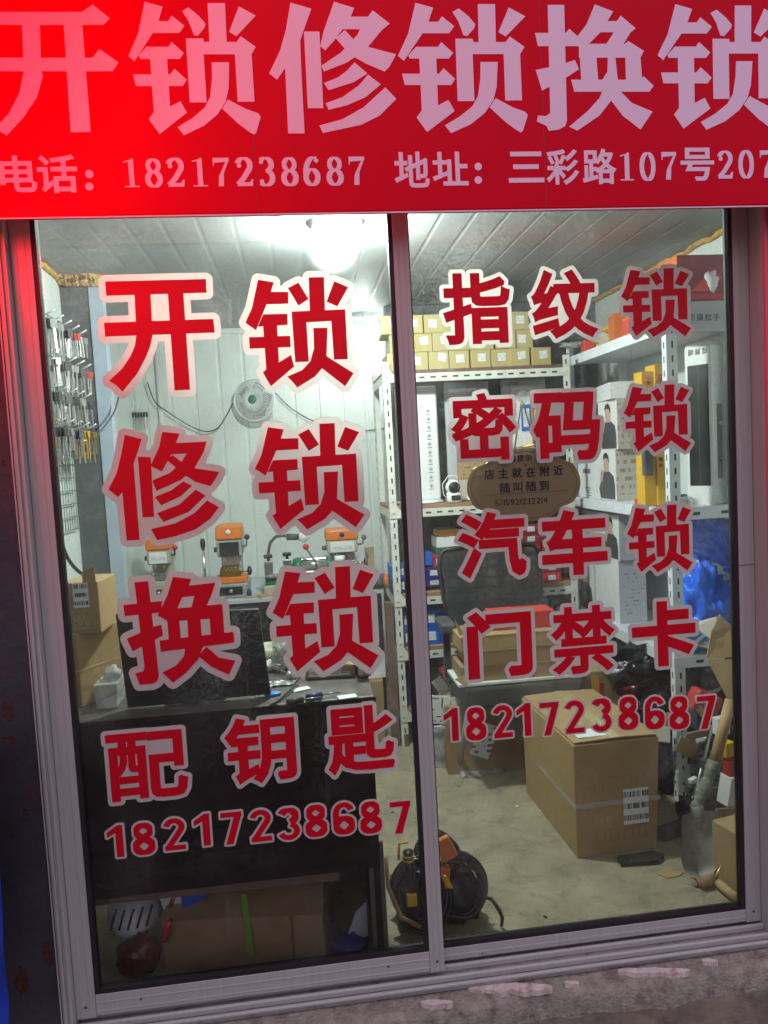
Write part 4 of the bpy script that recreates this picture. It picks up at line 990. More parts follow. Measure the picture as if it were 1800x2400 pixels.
# green duplicator with gooseneck lamp
a = at(620, 1396, 2.06); c = at(770, 1396, 2.06)
du = thing('key_duplicator', ((a.x+c.x)/2, 2.1, BT), 'green key duplicating machine with striped motor and red ball lever', 'key machine')
MB().box(a.x, 2.02, BT+.001, c.x, 2.20, BT+.05).build('base_box', 'cream_metal', du, bevel=.006)
MB().box(a.x+.01, 2.03, BT+.0505, a.x+.13, 2.12, BT+.095).build('carriage', 'green', du, bevel=.005)
MB().cyl((a.x+.02, 2.02, BT+.10), (a.x+.17, 2.02, BT+.10), .012).build('slide_bar', 'silver', du)
m0 = at(703, 1332, 2.1); 
mo = MB().cyl((m0.x, 2.12, m0.z), (m0.x+.15, 2.12, m0.z), .052, n=28).build('motor', 'steel', du)
b = MB()
for k in range(18):
    an = 2*math.pi*k/18; b.obox((m0.x+.075, 2.12+.053*math.cos(an), m0.z+.053*math.sin(an)), (.13, .006, .006), Matrix.Rotation(-an, 3, 'X'))
b.build('fins', 'silver', mo)
MB().lathe((m0.x-.012, 2.12, m0.z), [(.02, -.03), (.05, -.02), (.056, 0), (.056, .02)], 26, 'x').build('end_cap', 'green', du)
MB().lathe((m0.x+.14, 2.12, m0.z), [(.056, 0), (.056, .02), (.05, .03)], 26, 'x').build('end_cap', 'green', du)
MB().box(m0.x+.02, 2.10, BT+.05, m0.x+.12, 2.15, m0.z-.045).build('pedestal', 'green', du)
p = at(741, 1320, 2.03); q = at(717, 1284, 2.0)
lv = MB().tube([p+Vector((0, 0, -.05)), p, q], .005, 8).build('lever', 'iron', du); MB().ball(q+Vector((0, 0, .006)), .016).build('lever_ball', 'red_plastic', lv)
for px, h in ((672, 1297), (628, 1302)):
    u = at(px, h, 2.08); s_ = MB().box(u.x-.022, 2.06, BT+.05, u.x+.022, 2.10, u.z-.03).build('clamp_block', 'steel', du, bevel=.003)
    MB().lathe((u.x, 2.08, u.z-.03), [(.007, 0), (.007, .016), (.023, .017), (.023, .034)], 16).build('clamp_knob', 'black', s_)
g0 = at(632, 1345, 2.16); P = [at(x, y, 2.16) for x, y in ((632, 1370), (630, 1330), (629, 1295), (633, 1272), (646, 1258), (664, 1255), (680, 1258))]
gn = thing('gooseneck_lamp', (g0.x, 2.16, BT), 'unlit gooseneck work lamp with clear bulb on the bench', 'lamp')
MB().tube([(P[0].x, 2.16, BT+.051)]+P, .0085, 9).build('neck', 'dark_grey', gn)
MB().tube([P[-1]+Vector((-.02, 0, 0)), P[-1]+Vector((.045, 0, -.004))], [.018, .017], 14).build('lamp_holder', 'dark_grey', gn)
MB().ball(P[-1]+Vector((.072, 0, -.006)), .030, .027, .027).build('bulb_glass', 'lamp_glass', gn)
u = at(796, 1308, 2.0)
bo = thing('oil_bottle', (u.x, 2.0, BT), 'small green bottle with a white cap before the right key machine', 'bottle')
MB().lathe((u.x, 2.0, BT+.001), [(.03, 0), (.032, .01), (.032, .08), (.024, .10), (.024, u.z-BT-.02)], 18).build('bottle_body', 'green', bo)
MB().cyl((u.x, 2.0, u.z-.02), (u.x, 2.0, u.z+.012), .027).build('cap', 'white_plastic', bo)
a = at(842, 1378, 1.99); c = at(912, 1372, 1.95)
gr = thing('angle_grinder', ((a.x+c.x)/2, 1.97, BT), 'black power tool with an orange collar lying at the bench end', 'power tool')
z = BT+.042
MB().tube([(a.x-.08, 2.06, z), (a.x+.02, 2.0, z), (c.x-.03, 1.965, z), (c.x-.015, 1.96, z)], [.030, .036, .040, .036], 16).build('tool_body', 'dusty_black', gr)
MB().tube([(c.x-.018, 1.962, z), (c.x+.002, 1.955, z)], [.038, .030], 18).build('collar', 'orange_card', gr)
MB().tube([(c.x, 1.956, z), (c.x+.03, 1.945, z)], [.014, .013], 12).build('spindle', 'iron', gr)
tag(MB().prism([(.0, BT+.001), (.05, BT+.001), (.05, BT+.2), (.03, BT+.2)], 'y', 0, .02).build('wood_scrap', 'wood'), 'x', 'x') if 0 else None
u = at(868, 1340, 2.45)
tag(MB().obox((u.x, 2.45, BT+.085), (.05, .03, .165), RZ(8)).build('wood_block', 'wood', bevel=.002), 'upright block of raw wood at the right end of the bench', 'wood block')
for i, (px, ln, an) in enumerate(((600, .10, 20), (640, .07, -35), (655, .12, 8), (618, .05, 60))):
    u = at(px, 1395, 2.04); tag(MB().obox((u.x, 2.0-.01*i, BT+.006), (ln, .012, .008), RZ(an)).build('wood_chip', 'wood'), ('long splinter', 'short crooked chip', 'longest stick', 'small chip')[i]+' of wood on the bench before the green duplicator', 'wood chip', 'wood scraps on the bench')

# ================================================================ DESK JUST INSIDE THE LEFT DOOR
DT = .752; DF = .085
DX1 = at(880, 1826, DF).x
dk = thing('desk', (.2, .35, 0), 'dark brown desk close behind the left door with open space below', 'desk')
MB().box(LX+.01, DF-.01, DT-.028, DX1+.01, .72, DT).build('desk_top', 'desk_top', dk, bevel=.004)
MB().box(LX+.01, DF-.014, DT-.03, DX1+.012, DF-.0102, DT-.002).build('front_edge', 'desk_dark', dk)
MB().box(LX+.012, DF, .275, DX1, DF+.018, DT-.0285).build('front_panel', 'desk_dark', dk)
MB().box(DX1-.02, DF+.0185, 0, DX1, .70, DT-.0285).build('side_panel', 'desk_dark', dk)
b = MB(); b.obox((at(620, 2070, DF).x-.25, DF+.008, .268), (.9, .014, .022), RY(.8)); b.build('worn_lower_edge', 'board_dark', dk)
MB().box(.03, .66, .0, DX1-.021, .675, DT-.029).build('back_panel', 'desk_dark', dk)  # unseen panel added to keep floor light out from under the desk
for px, y in ((862, DF+.006), (888, DF+.03)): u = at(px, 1900, y); MB().box(u.x-.006, y-.004, .0, u.x+.006, y+.006, .33).build('leg', 'iron', dk)
# monitor seen from behind
a = at(270, 1440, .13); c = at(606, 1436, .13); z0 = DT+.012
mo = thing('monitor', ((a.x+c.x)/2, .13, DT), 'black flat monitor with its back to the door, on the desk', 'monitor')
MB().prism([(a.x, a.z), (c.x, at(604, 1428, .13).z), (c.x+.018, z0), (a.x+.012, z0-.004)], 'y', .13, .155).build('back_panel', 'black', mo, bevel=.003)
MB().box(a.x+.01, .1285, a.z-.01, c.x-.006, .1296, a.z-.006).build('top_bevel', 'dark_grey', mo)
MB().box((a.x+c.x)/2-.08, .156, DT+.001, (a.x+c.x)/2+.08, .30, DT+.012).build('stand', 'black', mo, bevel=.003)
MB().box((a.x+c.x)/2-.02, .157, DT+.0125, (a.x+c.x)/2+.02, .18, DT+.15).build('neck', 'black', mo)

def carton(px0, py0, px1, py1, Y, dep, name, m, lab, cat, rz=0, group=None, zbase=None, tape='y', bev=.003):
    """a closed carton whose front face at depth Y spans the given rectangle of the photograph"""
    a = at(px0, (py0+py1)/2, Y).x; c = at(px1, (py0+py1)/2, Y).x; t = at((px0+px1)/2, py0, Y).z; b0 = at((px0+px1)/2, py1, Y).z if zbase is None else zbase
    w, h = c-a, t-b0; L = Vector(((a+c)/2, Y+dep/2, b0)); R = RZ(rz)
    bb = MB(MXF(L, R)).box(-w/2, -dep/2, 0, w/2, dep/2, h)
    for v_ in bb.v[4:]: v_ += Vector((random.uniform(-.004, .004), random.uniform(-.003, .003), random.uniform(-.005, .002)))
    o = bb.build(name, m, bevel=bev); tag(o, lab, cat, group)
    return o, MXF(L, R), w, h, dep
def patch(o, mx, d, x0, z0, x1, z1, name, m, th=.0012, face='f'):
    """a flat piece stuck on the front (f) or left (l) or top (t) of a carton"""
    if face == 'f': MB(mx).box(x0, -d/2-th, z0, x1, -d/2-.0002, z1).build(name, m, o)
    return o
o, mx, w, h, d = carton(154, 1365, 238, 1487, .20, .17, 'carton', 'kraft', 'small worn carton with shipping label, topmost on the left of the desk', 'carton', -3)
patch(o, mx, d, -w*.22, h*.52, w*.22, h*1.0, 'shipping_label', 'label_bar'); patch(o, mx, d, -w*.30, h*.10, w*.34, h*.46, 'printed_text', 'kraft_print')
MB(mx).sheet([(w*.1, -d/2-.002, h), (w*.47, -d/2-.002, h), (w*.49, -d/2-.01, h+.045), (w*.12, -d/2-.012, h+.03)], .003).build('flap', 'kraft', o)
o2, mx, w, h, d = carton(164, 1482, 242, 1668, .20, .22, 'carton', 'kraft', 'tall narrow carton under the labelled one on the desk', 'carton', -30, zbase=DT+.001)
patch(o2, mx, d, w*.0, h*.15, w*.28, h*.75, 'shipping_label', 'label'); patch(o2, mx, d, w*.02, h*.68, w*.24, h*.75, 'blue_stripe', 'sky_blue', .002)
MB(mx).box(-w/2-.001, -d/2-.001, h*.48, w/2+.001, d/2+.001, h*.50).build('tape', 'tape', o2)
a = at(222, 1660, .17); c = at(277, 1600, .17)
bx = thing('plastic_tub', ((a.x+c.x)/2, .2, DT), 'frosted clear plastic tub between the cartons and the monitor', 'tub')
MB().frustum(((a.x+c.x)/2, .21, DT+.001), (c.x-a.x-.01, .09, c.z-DT), 1.12).build('tub_body', 'clear_bag', bx, bevel=.004)
MB().ball(((a.x+c.x)/2+.01, .21, c.z+.012), .022, .03, .022, 14, .6).build('foil_wrap', 'clear_bag', bx)
# things lying on the desk right of the monitor
o, mx, w, h, d = carton(722, 1556, 838, 1622, .27, .13, 'carton', 'kraft', 'brown carton with a large white printed label on the desk', 'carton', -5, zbase=DT+.001)
patch(o, mx, d, -w*.44, h*.16, w*.40, h*.96, 'white_label', 'label'); patch(o, mx, d, w*.05, h*.40, w*.22, h*.9, 'barcode', 'label_bar', .002)
a = at(868, 1640, .24)
tb = thing('metal_canister', (a.x, .30, DT), 'shiny silver rectangular canister at the right end of the desk', 'canister')
MB().box(a.x-.032, .24, DT+.001, a.x+.010, .40, DT+.105).build('can_body', 'silver', tb, bevel=.010, seg=3)
MB().box(a.x-.013, .2385, DT+.004, a.x-.011, .2395, DT+.10).build('seam', 'iron', tb)
a = at(630, 1545, .52)
tr = thing('tape_roll', (a.x, .52, DT), 'roll of cream adhesive tape standing behind the monitor', 'tape roll')
MB().lathe((a.x, .52, DT+.001), [(.034, 0), (.062, 0), (.062, .048), (.034, .048), (.034, .001)], 28).build('tape_ring', 'cream_metal', tr)
for i, (px, Y, s, l) in enumerate(((625, .40, .020, 'crumpled white tissue beside the tape roll'), (688, .30, .016, 'crumpled tissue ball against the white-labelled carton'))):
    u = atz(px, 1580 if i == 0 else 1605, DT); tag(MB().ball((u.x, Y, DT+s*.8), s*1.3, s, s*.8, 16, .9).build('tissue', 'paper'), l, 'tissue')
u = at(672, 1578, .42)
tag(MB().ball((u.x, .42, DT+.05), .045, .05, .055, 18, .7).build('plastic_bag', 'clear_bag'), 'clear plastic bag of small keys on the desk', 'plastic bag')
b = MB()
for i in range(7):
    q = Vector((u.x+random.uniform(-.03, .03), .37+random.uniform(-.02, .02), DT+.006+i*.004)); b.tube([q+Vector((.016*math.cos(t*.5), .014*math.sin(t*.5), .004*math.sin(t))) for t in range(13)], .0018, 5)
tag(b.build('key_rings', 'silver'), 'loose heap of split rings in front of the clear bag', 'split rings')
u = atz(640, 1630, DT)
fb = thing('key_fob', (u.x, u.y, DT), 'pale blue oval key fob on the desk edge', 'key fob')
MB().lathe((u.x, u.y, DT+.002), [(.017, 0), (.019, .003), (.017, .006), (.003, .007)], 22, sx=1.25, sy=.8).build('fob_body', 'sky_blue', fb)
MB().box(u.x-.045, u.y-.012, DT+.001, u.x-.02, u.y-.006, DT+.004).build('fob_key', 'silver', fb)
u = atz(660, 1605, DT)
b = MB(); b.grid(lambda a_, c_: (u.x-.045+.09*a_, u.y-.02+.04*c_, DT+.004+.010*abs(noise.noise(Vector((a_*5, c_*4, 1))))), 14, 8)
tag(b.build('foil_strip', 'silver'), 'crumpled strip of foil between the fob and the tissue', 'foil')
pts = [atz(px, py, DT) + Vector((0, 0, .004+zz)) for px, py, zz in ((630, 1660, 0), (655, 1645, .002), (685, 1622, .006), (702, 1605, .02), (690, 1590, .03), (668, 1588, .02))]
tag(MB().tube(pts, .0035, 7).build('cable', 'black'), 'black cable curling over the front edge of the desk', 'cable')

# ---- under the desk
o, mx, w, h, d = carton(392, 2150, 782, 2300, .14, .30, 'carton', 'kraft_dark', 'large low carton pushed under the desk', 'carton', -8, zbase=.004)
MB(mx).box(w*.30, -d/2-.002, 0, w*.31, -d/2-.0003, h).build('edge_crease', 'board_dark', o)
MB(mx).sheet([(-w*.5, -d/2, h), (w*.5, -d/2, h), (w*.48, -d/2+.1, h+.03), (-w*.48, -d/2+.1, h+.035)], .003).build('flap', 'kraft_dark', o)
a = at(570, 2095, .128); c = at(590, 2240, .128)
tag(MB().sheet([(a.x-.006, .126, a.z), (a.x+.008, .126, a.z), (c.x+.008, .124, c.z), (c.x-.010, .124, c.z)], .0015).build('strap', 'lime'), 'bright green strap hanging over the carton under the desk', 'strap')
u = at(312, 2132, .25)
hm = thing('helmet', (u.x, .25, u.z-.06), 'white ribbed cycling helmet under the desk', 'helmet')
MB().ball((u.x, .27, u.z-.01), .075, .095, .065, 24).build('shell', 'white_plastic', hm)
b = MB()
for i in range(5): b.obox((u.x-.040+i*.024, .187+.004*abs(i-2), u.z+.010), (.006, .03, .045), RY(18))
b.build('vents', 'black', hm)
a = at(446, 2116, .20)
tag(MB().obox((a.x+.006, .22, a.z), (.065, .03, .075), RZ(20)).build('blue_box', 'blue_card', bevel=.003), 'small blue box beside the helmet under the desk', 'box')
a = at(408, 2110, .22)
tag(MB().prism([(a.x-.045, a.z+.045), (a.x+.03, a.z+.045), (a.x+.025, a.z-.02), (a.x-.005, a.z-.05), (a.x-.03, a.z-.02)], 'y', .215, .225).build('rag', 'paper'), 'grubby white rag between the helmet and the blue box', 'rag')
a = at(395, 2178, .16)
pl = thing('pliers', (a.x, .16, a.z-.07), 'red-handled pliers leaning on the carton under the desk', 'pliers')
MB().tube([(a.x+.008, .15, a.z+.03), (a.x-.004, .155, a.z+.0), (a.x-.014, .16, a.z-.03)], [.008, .012, .008], 10).build('handle', 'red_plastic', pl)
MB().tube([(a.x+.012, .15, a.z+.07), (a.x+.028, .148, a.z+.11)], [.007, .004], 8).build('jaw', 'brass', pl)
a = at(320, 2245, .14)
tag(MB().ball((a.x, .17, .055), .06, .05, .055, 22, .25).build('red_bag', 'red_bag'), 'dark red bag lying under the desk by the helmet', 'bag')
a = at(340, 2130, .33)
tag(MB().prism([(a.x+.02, .10), (a.x+.14, .12), (a.x+.06, .30), (a.x+.02, .28)], 'y', .33, .35).build('board_offcut', 'board_dark'), 'brown board offcut standing behind the helmet', 'board')
a = at(720, 2090, .32)
tag(MB().obox((a.x-.08, .36, .15), (.34, .1, .13), RZ(6)).build('olive_bag', 'rag', bevel=.03, seg=4), 'olive cloth tool roll behind the carton under the desk', 'tool roll')
a = at(845, 2165, .14)
tag(MB().sheet([(a.x-.045, .14, a.z-.045), (a.x+.02, .16, a.z-.05), (a.x+.02, .16, a.z+.05), (a.x-.012, .15, a.z+.03)], .003).build('card_scrap', 'paper_grey'), 'grey card scrap leaning on the desk side', 'card')
a = at(822, 2225, .11)
tag(MB().ball((a.x, .13, .03), .05, .04, .03, 16, .5).build('blue_cloth', 'navy_card'), 'small crumpled blue cloth on the floor under the desk', 'cloth')

# small things on the bench and the desk
for i, (px, Y, m, r_, h_, l) in enumerate(((585, 2.0, 'navy_card', .012, .05, 'small navy can on the bench right of the middle key machine'), (612, 1.98, 'brass', .016, .012, 'flat brass lock cylinder on the bench edge'), (425, 2.05, 'white_plastic', .018, .06, 'small white pot on the bench between the left and middle key machines'), (452, 2.0, 'red_card', .012, .04, 'small red-brown can on the bench left of the lever rod'), (880, 2.2, 'white_plastic', .02, .07, 'white plastic bottle near the bench end'))):
    u = at(px, 1400, Y); tag(MB().lathe((u.x, Y, BT+.001), [(r_, 0), (r_, h_*.7), (r_*.6, h_*.85), (r_*.6, h_)], 16).build('small_pot', m), l, 'pot')
u = at(400, 1410, 1.99)
b = MB()
for i in range(26): b.obox((u.x+random.uniform(-.07, .07), 1.99+random.uniform(-.02, .05), BT+.003+random.uniform(0, .006)), (.03, .008, .002), RZ(random.uniform(0, 180)))
tag(b.build('key_blank_heap', 'brass'), 'loose heap of key blanks on the bench under the left key machine', 'key blanks', kind='stuff')
for i, (px, py, m, l) in enumerate(((700, 1652, 'black', 'black-handled screwdriver lying on the desk edge'), (745, 1640, 'navy_card', 'navy-handled screwdriver before the white-labelled carton'))):
    u = atz(px, py, DT); t = thing('screwdriver', (u.x, u.y, DT), l, 'screwdriver')
    MB().cyl((u.x-.03, u.y, DT+.009), (u.x+.012, u.y+.012, DT+.009), .008).build('handle', m, t); MB().cyl((u.x+.0125, u.y+.0122, DT+.009), (u.x+.06, u.y+.026, DT+.007), .0022).build('shank', 'steel', t)
for i, (px, py, w_, a_, l) in enumerate(((705, 1622, .05, 20, 'white receipt on the desk under the black cable'), (612, 1600, .04, -30, 'small white note beside the monitor'), (815, 1640, .05, 8, 'folded white slip before the labelled carton'))):
    u = atz(px, py, DT); tag(MB().obox((u.x, u.y+.02, DT+.0022), (w_, w_*.6, .002), RZ(a_)).build('paper_slip', 'paper'), l, 'paper')

# ================================================================ RACKS
def slots_x(b, x0, x1, y, z, pitch=.05, w=.026, h=.008):
    n = int((x1-x0)/pitch)
    for i in range(n): xx = x0+(i+.5)*(x1-x0)/n; b.box(xx-w/2, y-.0006, z-h/2, xx+w/2, y+.0004, z+h/2)
def post(x, y, z1, m, par, sx=1, sy=1, wx=.034, wy=.03, slotp=.052):
    """slotted angle upright with its corner at x,y"""
    t = .0022
    b = MB().box(min(x, x+sx*wx), min(y, y+sy*t), 0, max(x, x+sx*wx), max(y, y+sy*t), z1).box(min(x, x+sx*t), min(y+sy*t, y+sy*wy), 0, max(x, x+sx*t), max(y+sy*t, y+sy*wy), z1)
    o = b.build('upright', m, par)
    s = MB(); n = int(z1/slotp)
    for i in range(n):
        z = (i+.5)*slotp; xc = x+sx*wx*.55; s.box(xc-.0035, y-sy*.0004-.0003, z-.012, xc+.0035, y-sy*.0004+.0003, z+.012)
        yc = y+sy*wy*.55; s.box(x-sx*.0004-.0003, yc-.0035, z-.012, x-sx*.0004+.0003, yc+.0035, z+.012)
    s.build('slots', 'slot', o); return o
X0, X1, RY0, RY1 = 1.0, 1.90, 1.60, 2.06
LEV = (1.747, 1.116, .698, .439, .14)
bk = thing('back_rack', ((X0+X1)/2, 1.83, 0), 'cream slotted-angle rack standing across the back right of the shop', 'rack')
post(X0, RY0, 1.825, 'rack_cream', bk); post(X1, RY0, 1.825, 'rack_cream', bk, -1); post(X0, RY1, 1.825, 'rack_cream', bk, 1, -1); post(X1, RY1, 1.825, 'rack_cream', bk, -1, -1)
for z in LEV:
    bm_ = MB().box(X0+.0005, RY0-.0025, z-.019, X1-.0005, RY0-.0005, z+.019).box(X0+.003, RY0-.0005, z-.019, X1-.003, RY0+.028, z-.017).build('front_beam', 'rack_cream', bk)
    s = MB(); slots_x(s, X0+.05, X1-.05, RY0-.0028, z); s.build('slots', 'slot', bm_)
    MB().box(X0+.0025, RY0+.004, z-.019, X0+.0045, RY1-.004, z+.019).build('side_beam', 'rack_cream', bk)
    g = MB().prism([(X0+.002, z-.019), (X0+.085, z-.019), (X0+.085, z-.012), (X0+.055, z+.012), (X0+.03, z+.045), (X0+.028, z+.075), (X0+.002, z+.075)], 'y', RY0-.0050, RY0-.0028).build('gusset', 'rack_cream', bk)
    s = MB()
    for gx, gz in ((.017, .06), (.017, .005), (.065, -.004)): s.cyl((X0+gx, RY0-.0049, z+gz), (X0+gx, RY0-.0065, z+gz), .005, n=10)
    s.build('bolts', 'steel', g)
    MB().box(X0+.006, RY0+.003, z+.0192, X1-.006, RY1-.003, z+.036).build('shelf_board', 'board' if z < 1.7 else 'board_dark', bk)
# rust at the foot of the front post is part of its wear
MB().box(X0+.012, RY0-.0012, .0, X0+.034, RY0-.0004, .06).build('rust_patch', 'board_dark', bk)

# cartons on the top shelf: three layers of small kraft boxes
zt = LEV[0]+.037; bw_, bh_ = .0945, .084
protos = []; PIT = .0985
words_ = ('bottom', 'middle', 'top'); nth = ('first', 'second', 'third', 'fourth', 'fifth', 'sixth', 'seventh', 'eighth')
for r, (st_, n_) in enumerate(((1.03, 8), (1.05, 7), (1.015, 7))):
    for i in range(n_):
        x = st_+PIT*i+bw_/2+(.012 if (r == 1 and i == 5) or (r == 2 and i >= 5) else 0)
        loc = (x, RY0+.13+random.uniform(-.006, .004), zt+r*(bh_+.0012))
        lab = 'small yellowish kraft box, %s from the left in the %s layer on the back rack' % (nth[i], words_[r])
        if len(protos) < 4:
            q = len(protos); L = Vector(loc); mq = MXF(L, RZ(0)); proto = MB(mq).box(-bw_/2, -.10, 0, bw_/2, .10, bh_).build('kraft_box', 'kraft_yellow', bevel=.0018); WL[proto] = L; protos.append(proto)
            tag(proto, lab, 'box', 'small kraft boxes on the top shelf of the back rack')
            MB(mq).obox(((.010, -.006, .016, .004)[q], -.1012, bh_*(.60, .52, .66, .56)[q]), (.040, .0012, .036), RY((-6, 3, 9, -2)[q])).build('white_label', 'label', proto)
            MB(mq).box(-bw_/2-.0004, -.1006, bh_*.985, bw_/2+.0004, -.08, bh_+.0004).build('lid_edge', 'kraft', proto)
            if q == 2: MB(mq).box(-.012, -.1009, 0, .012, -.1003, bh_*.35).build('tape', 'tape', proto)
        else:
            c = dup(random.choice(protos), loc, lab, math.radians(random.uniform(-3, 3)), 'small kraft boxes on the top shelf of the back rack')
def rbox(name, m, lab, x, y, z, w, d, h, rz=0, cat='box', group=None, lid=None, label=None, lx=0, bev=.002):
    L = Vector((x, y, z)); mx = MXF(L, RZ(rz)); bb = MB(mx).box(-w/2, -d/2, 0, w/2, d/2, h)
    for v_ in bb.v[4:]: v_ += Vector((random.uniform(-.0012, .0012), random.uniform(-.0008, .001), random.uniform(-.0016, 0)))
    o = bb.build(name, m, bevel=bev); tag(o, lab, cat, group)
    if lid: MB(mx).box(-w/2-.001, -d/2-.001, h*.62, w/2+.001, d/2+.001, h*.66).build('lid_line', lid, o)
    if label: MB(mx).box(lx-w*.2, -d/2-.0014, h*.25, lx+w*.2, -d/2-.0003, h*.75).build('white_label', label, o)
    return o, mx
# middle shelf: upright smart lock samples, camera
z2 = LEV[1]+.037
def lockboard(px0, px1, pytop, Y, lab, face, dark):
    a = at(px0, 1000, Y); c = at(px1, 1000, Y); zt_ = at((px0+px1)/2, pytop, Y).z; w = c.x-a.x; x = (a.x+c.x)/2
    t = thing('lock_display', (x, Y, z2), lab, 'lock sample', 'lock samples on the middle shelf')
    MB().lathe((x, Y+.04, z2+.001), [(w*.56, 0), (w*.58, .006), (w*.5, .014)], 28, sy=.8).build('base_disc', 'white_plastic', t)
    MB().box(x-w/2, Y, z2+.014, x+w/2, Y+.035, zt_).build('panel', face, t, bevel=.012, seg=3)
    if dark: MB().box(x-w*.46, Y-.004, z2+.06, x-w*.06, Y-.0003, zt_-.05).build('dark_glass', 'black_gloss', t, bevel=.003)
    return t, x, w, zt_
t, x, w, zt_ = lockboard(930, 1027, 905, 1.70, 'white lock display board with a column of icons, beside the door mullion', 'card_white', True)
b = MB()
for i in range(10):
    zz = zt_-.12-i*.040; xx = x+w*.27
    b.tube([(xx+.009*math.cos(k*.63), 1.6993, zz+.009*math.sin(k*.63)) for k in range(10)], .0007, 4, True).box(xx-.004, 1.6988, zz-.004, xx+.004, 1.6996, zz+.004).box(xx-.012, 1.6990, zz-.018, xx+.012, 1.6996, zz-.015)
b.build('icons', 'ink_grey', t)
t, x, w, zt_ = lockboard(1046, 1150, 893, 1.76, 'grey-white lock display board, second from the mullion', 'paper_grey', False)
MB().box(x-w*.42, 1.756, zt_-.05, x+w*.2, 1.7597, zt_-.035).build('printed_title', 'label', t); MB().box(x-w*.30, 1.752, z2+.05, x+w*.42, 1.7597, z2+.22).build('card_insert', 'kraft_print', t)
t, x, w, zt_ = lockboard(1180, 1283, 886, 1.76, 'lock display board with a blue sticker and brass lock, third from the mullion', 'paper_grey', False)
pq = at(1188, 902, 1.755); small('OVIC', 1190, 904, 11, .01, t, 1.7597, 'ink_grey'); 
MB().box(x-w*.30, 1.754, z2+.25, x+w*.16, 1.7597, zt_-.05).build('white_insert', 'card_white', t)
bs = MB().box(x-w*.10, 1.750, zt_-.26, x+w*.12, 1.7538, zt_-.13).build('blue_sticker', 'blue_card', t); MB().box(x-w*.06, 1.7485, zt_-.24, x+w*.08, 1.7498, zt_-.15).build('sticker_print', 'label', bs)
MB().tube([(x+w*.28, 1.74, zt_-.12), (x+w*.20, 1.735, zt_-.2), (x+w*.3, 1.735, zt_-.33), (x-w*.15, 1.735, zt_-.34)], .008, 8).build('brass_handle', 'brass', t)
MB().box(x+w*.12, 1.742, zt_-.33, x+w*.36, 1.7538, zt_-.10).build('brass_plate', 'brass', t, bevel=.004)
p = at(1062, 1142, 1.64)
ca = thing('security_camera', (p.x, 1.64, z2), 'white ball-shaped security camera with a cable on the middle shelf', 'camera')
MB().lathe((p.x+.004, 1.64, z2+.001), [(.034, 0), (.037, .006), (.037, .045), (.028, .055)], 24).build('foot', 'white_plastic', ca)
MB().box(p.x-.018, 1.60, z2+.012, p.x+.026, 1.605, z2+.036).build('label_window', 'black', ca, bevel=.002)
hd = MB().ball((p.x, 1.64, p.z), .037, n=22).build('head', 'white_plastic', ca)
MB().lathe((p.x-.001, 1.605, p.z), [(.027, .006), (.027, -.002), (.016, -.006), (.001, -.007)], 24, 'y').build('lens', 'black_gloss', hd)
MB().tube([(p.x+.03, 1.65, p.z+.0), (p.x+.02, 1.65, p.z+.055), (p.x-.02, 1.65, p.z+.055), (p.x-.05, 1.65, p.z+.015), (p.x-.045, 1.65, p.z-.035), (p.x-.02, 1.65, p.z-.06)], .0022, 6).build('lead', 'white_plastic', ca)
rbox('paper_box', 'card_beige', 'plain grey-beige box behind the camera on the middle shelf', at(1100, 1150, 1.74).x, 1.79, z2, .09, .10, .10, 0, label=None)
rbox('yellow_box', 'yellow', 'yellow box half hidden behind the notice plate', at(1122, 1170, 1.70).x, 1.72, z2, .05, .06, .06)
# lower shelf (dark red, blue and navy lock boxes)
z3 = LEV[2]+.037; k = 3.77
def rk(px0, py0, px1, py1, Y, m, lab, label='label', lid=None, dep=.14, rz=0, grp=None, name='lock_box'):
    a = at(880+px0/k, 1180+(py0+py1)/2/k, Y); c = at(880+px1/k, 1180+(py0+py1)/2/k, Y); zt_ = at(880+(px0+px1)/2/k, 1180+py0/k, Y).z; zb_ = at(880+(px0+px1)/2/k, 1180+py1/k, Y).z
    return rbox(name, m, lab, (a.x+c.x)/2, Y+dep/2, zb_, c.x-a.x, dep, zt_-zb_, rz, 'box', grp, lid, label)
G1 = 'lock boxes on the lower shelves of the back rack'
rk(555, 232, 745, 288, 1.68, 'yellow', 'flat yellow box on top of the lock boxes', None, None, grp=G1)
rk(540, 291, 745, 386, 1.68, 'card_white', 'white box below the flat yellow one', None, grp=G1)
rk(545, 388, 740, 470, 1.68, 'green', 'dark green box under the white one', None, grp=G1)
rk(425, 436, 505, 548, 1.66, 'blue_card', 'bright blue box beside the red striped one, left on the lock shelf', None, 'sky_blue', grp=G1)
rk(512, 462, 598, 563, 1.65, 'red_card', 'red box with shiny wrap left of the chair back', 'label', 'red_deep', grp=G1)
rk(425, 565, 612, 658, 1.65, 'navy_card', 'navy box with a broad white label, upper of two', 'label', grp=G1)
rk(425, 660, 618, 738, 1.65, 'navy_card', 'navy box with barcode sticker, lower of two', 'label_bar', grp=G1)
n = 0
cols = (1.385, 1.485, 1.585, 1.685, 1.785); RR = ('lowest', 'second', 'third', 'fourth', 'fifth', 'sixth')
for ci, x in enumerate(cols):
    for r in range(6):
        if (ci, r) in ((0, 5), (4, 5)): continue
        rbox('lock_box', ('red_deep', 'red_card')[(ci*3+r) % 3 == 0], 'dark red lock box, %s up in the %s column of the red stack' % (RR[r], nth[ci]), x+random.uniform(-.004, .004), RY0+.11, z3+r*.049, .094, .16, .0475, random.uniform(-2, 2), 'box', 'dark red lock boxes stacked on the rack', 'red_bright', 'label_bar' if (ci+r) % 2 else 'label')
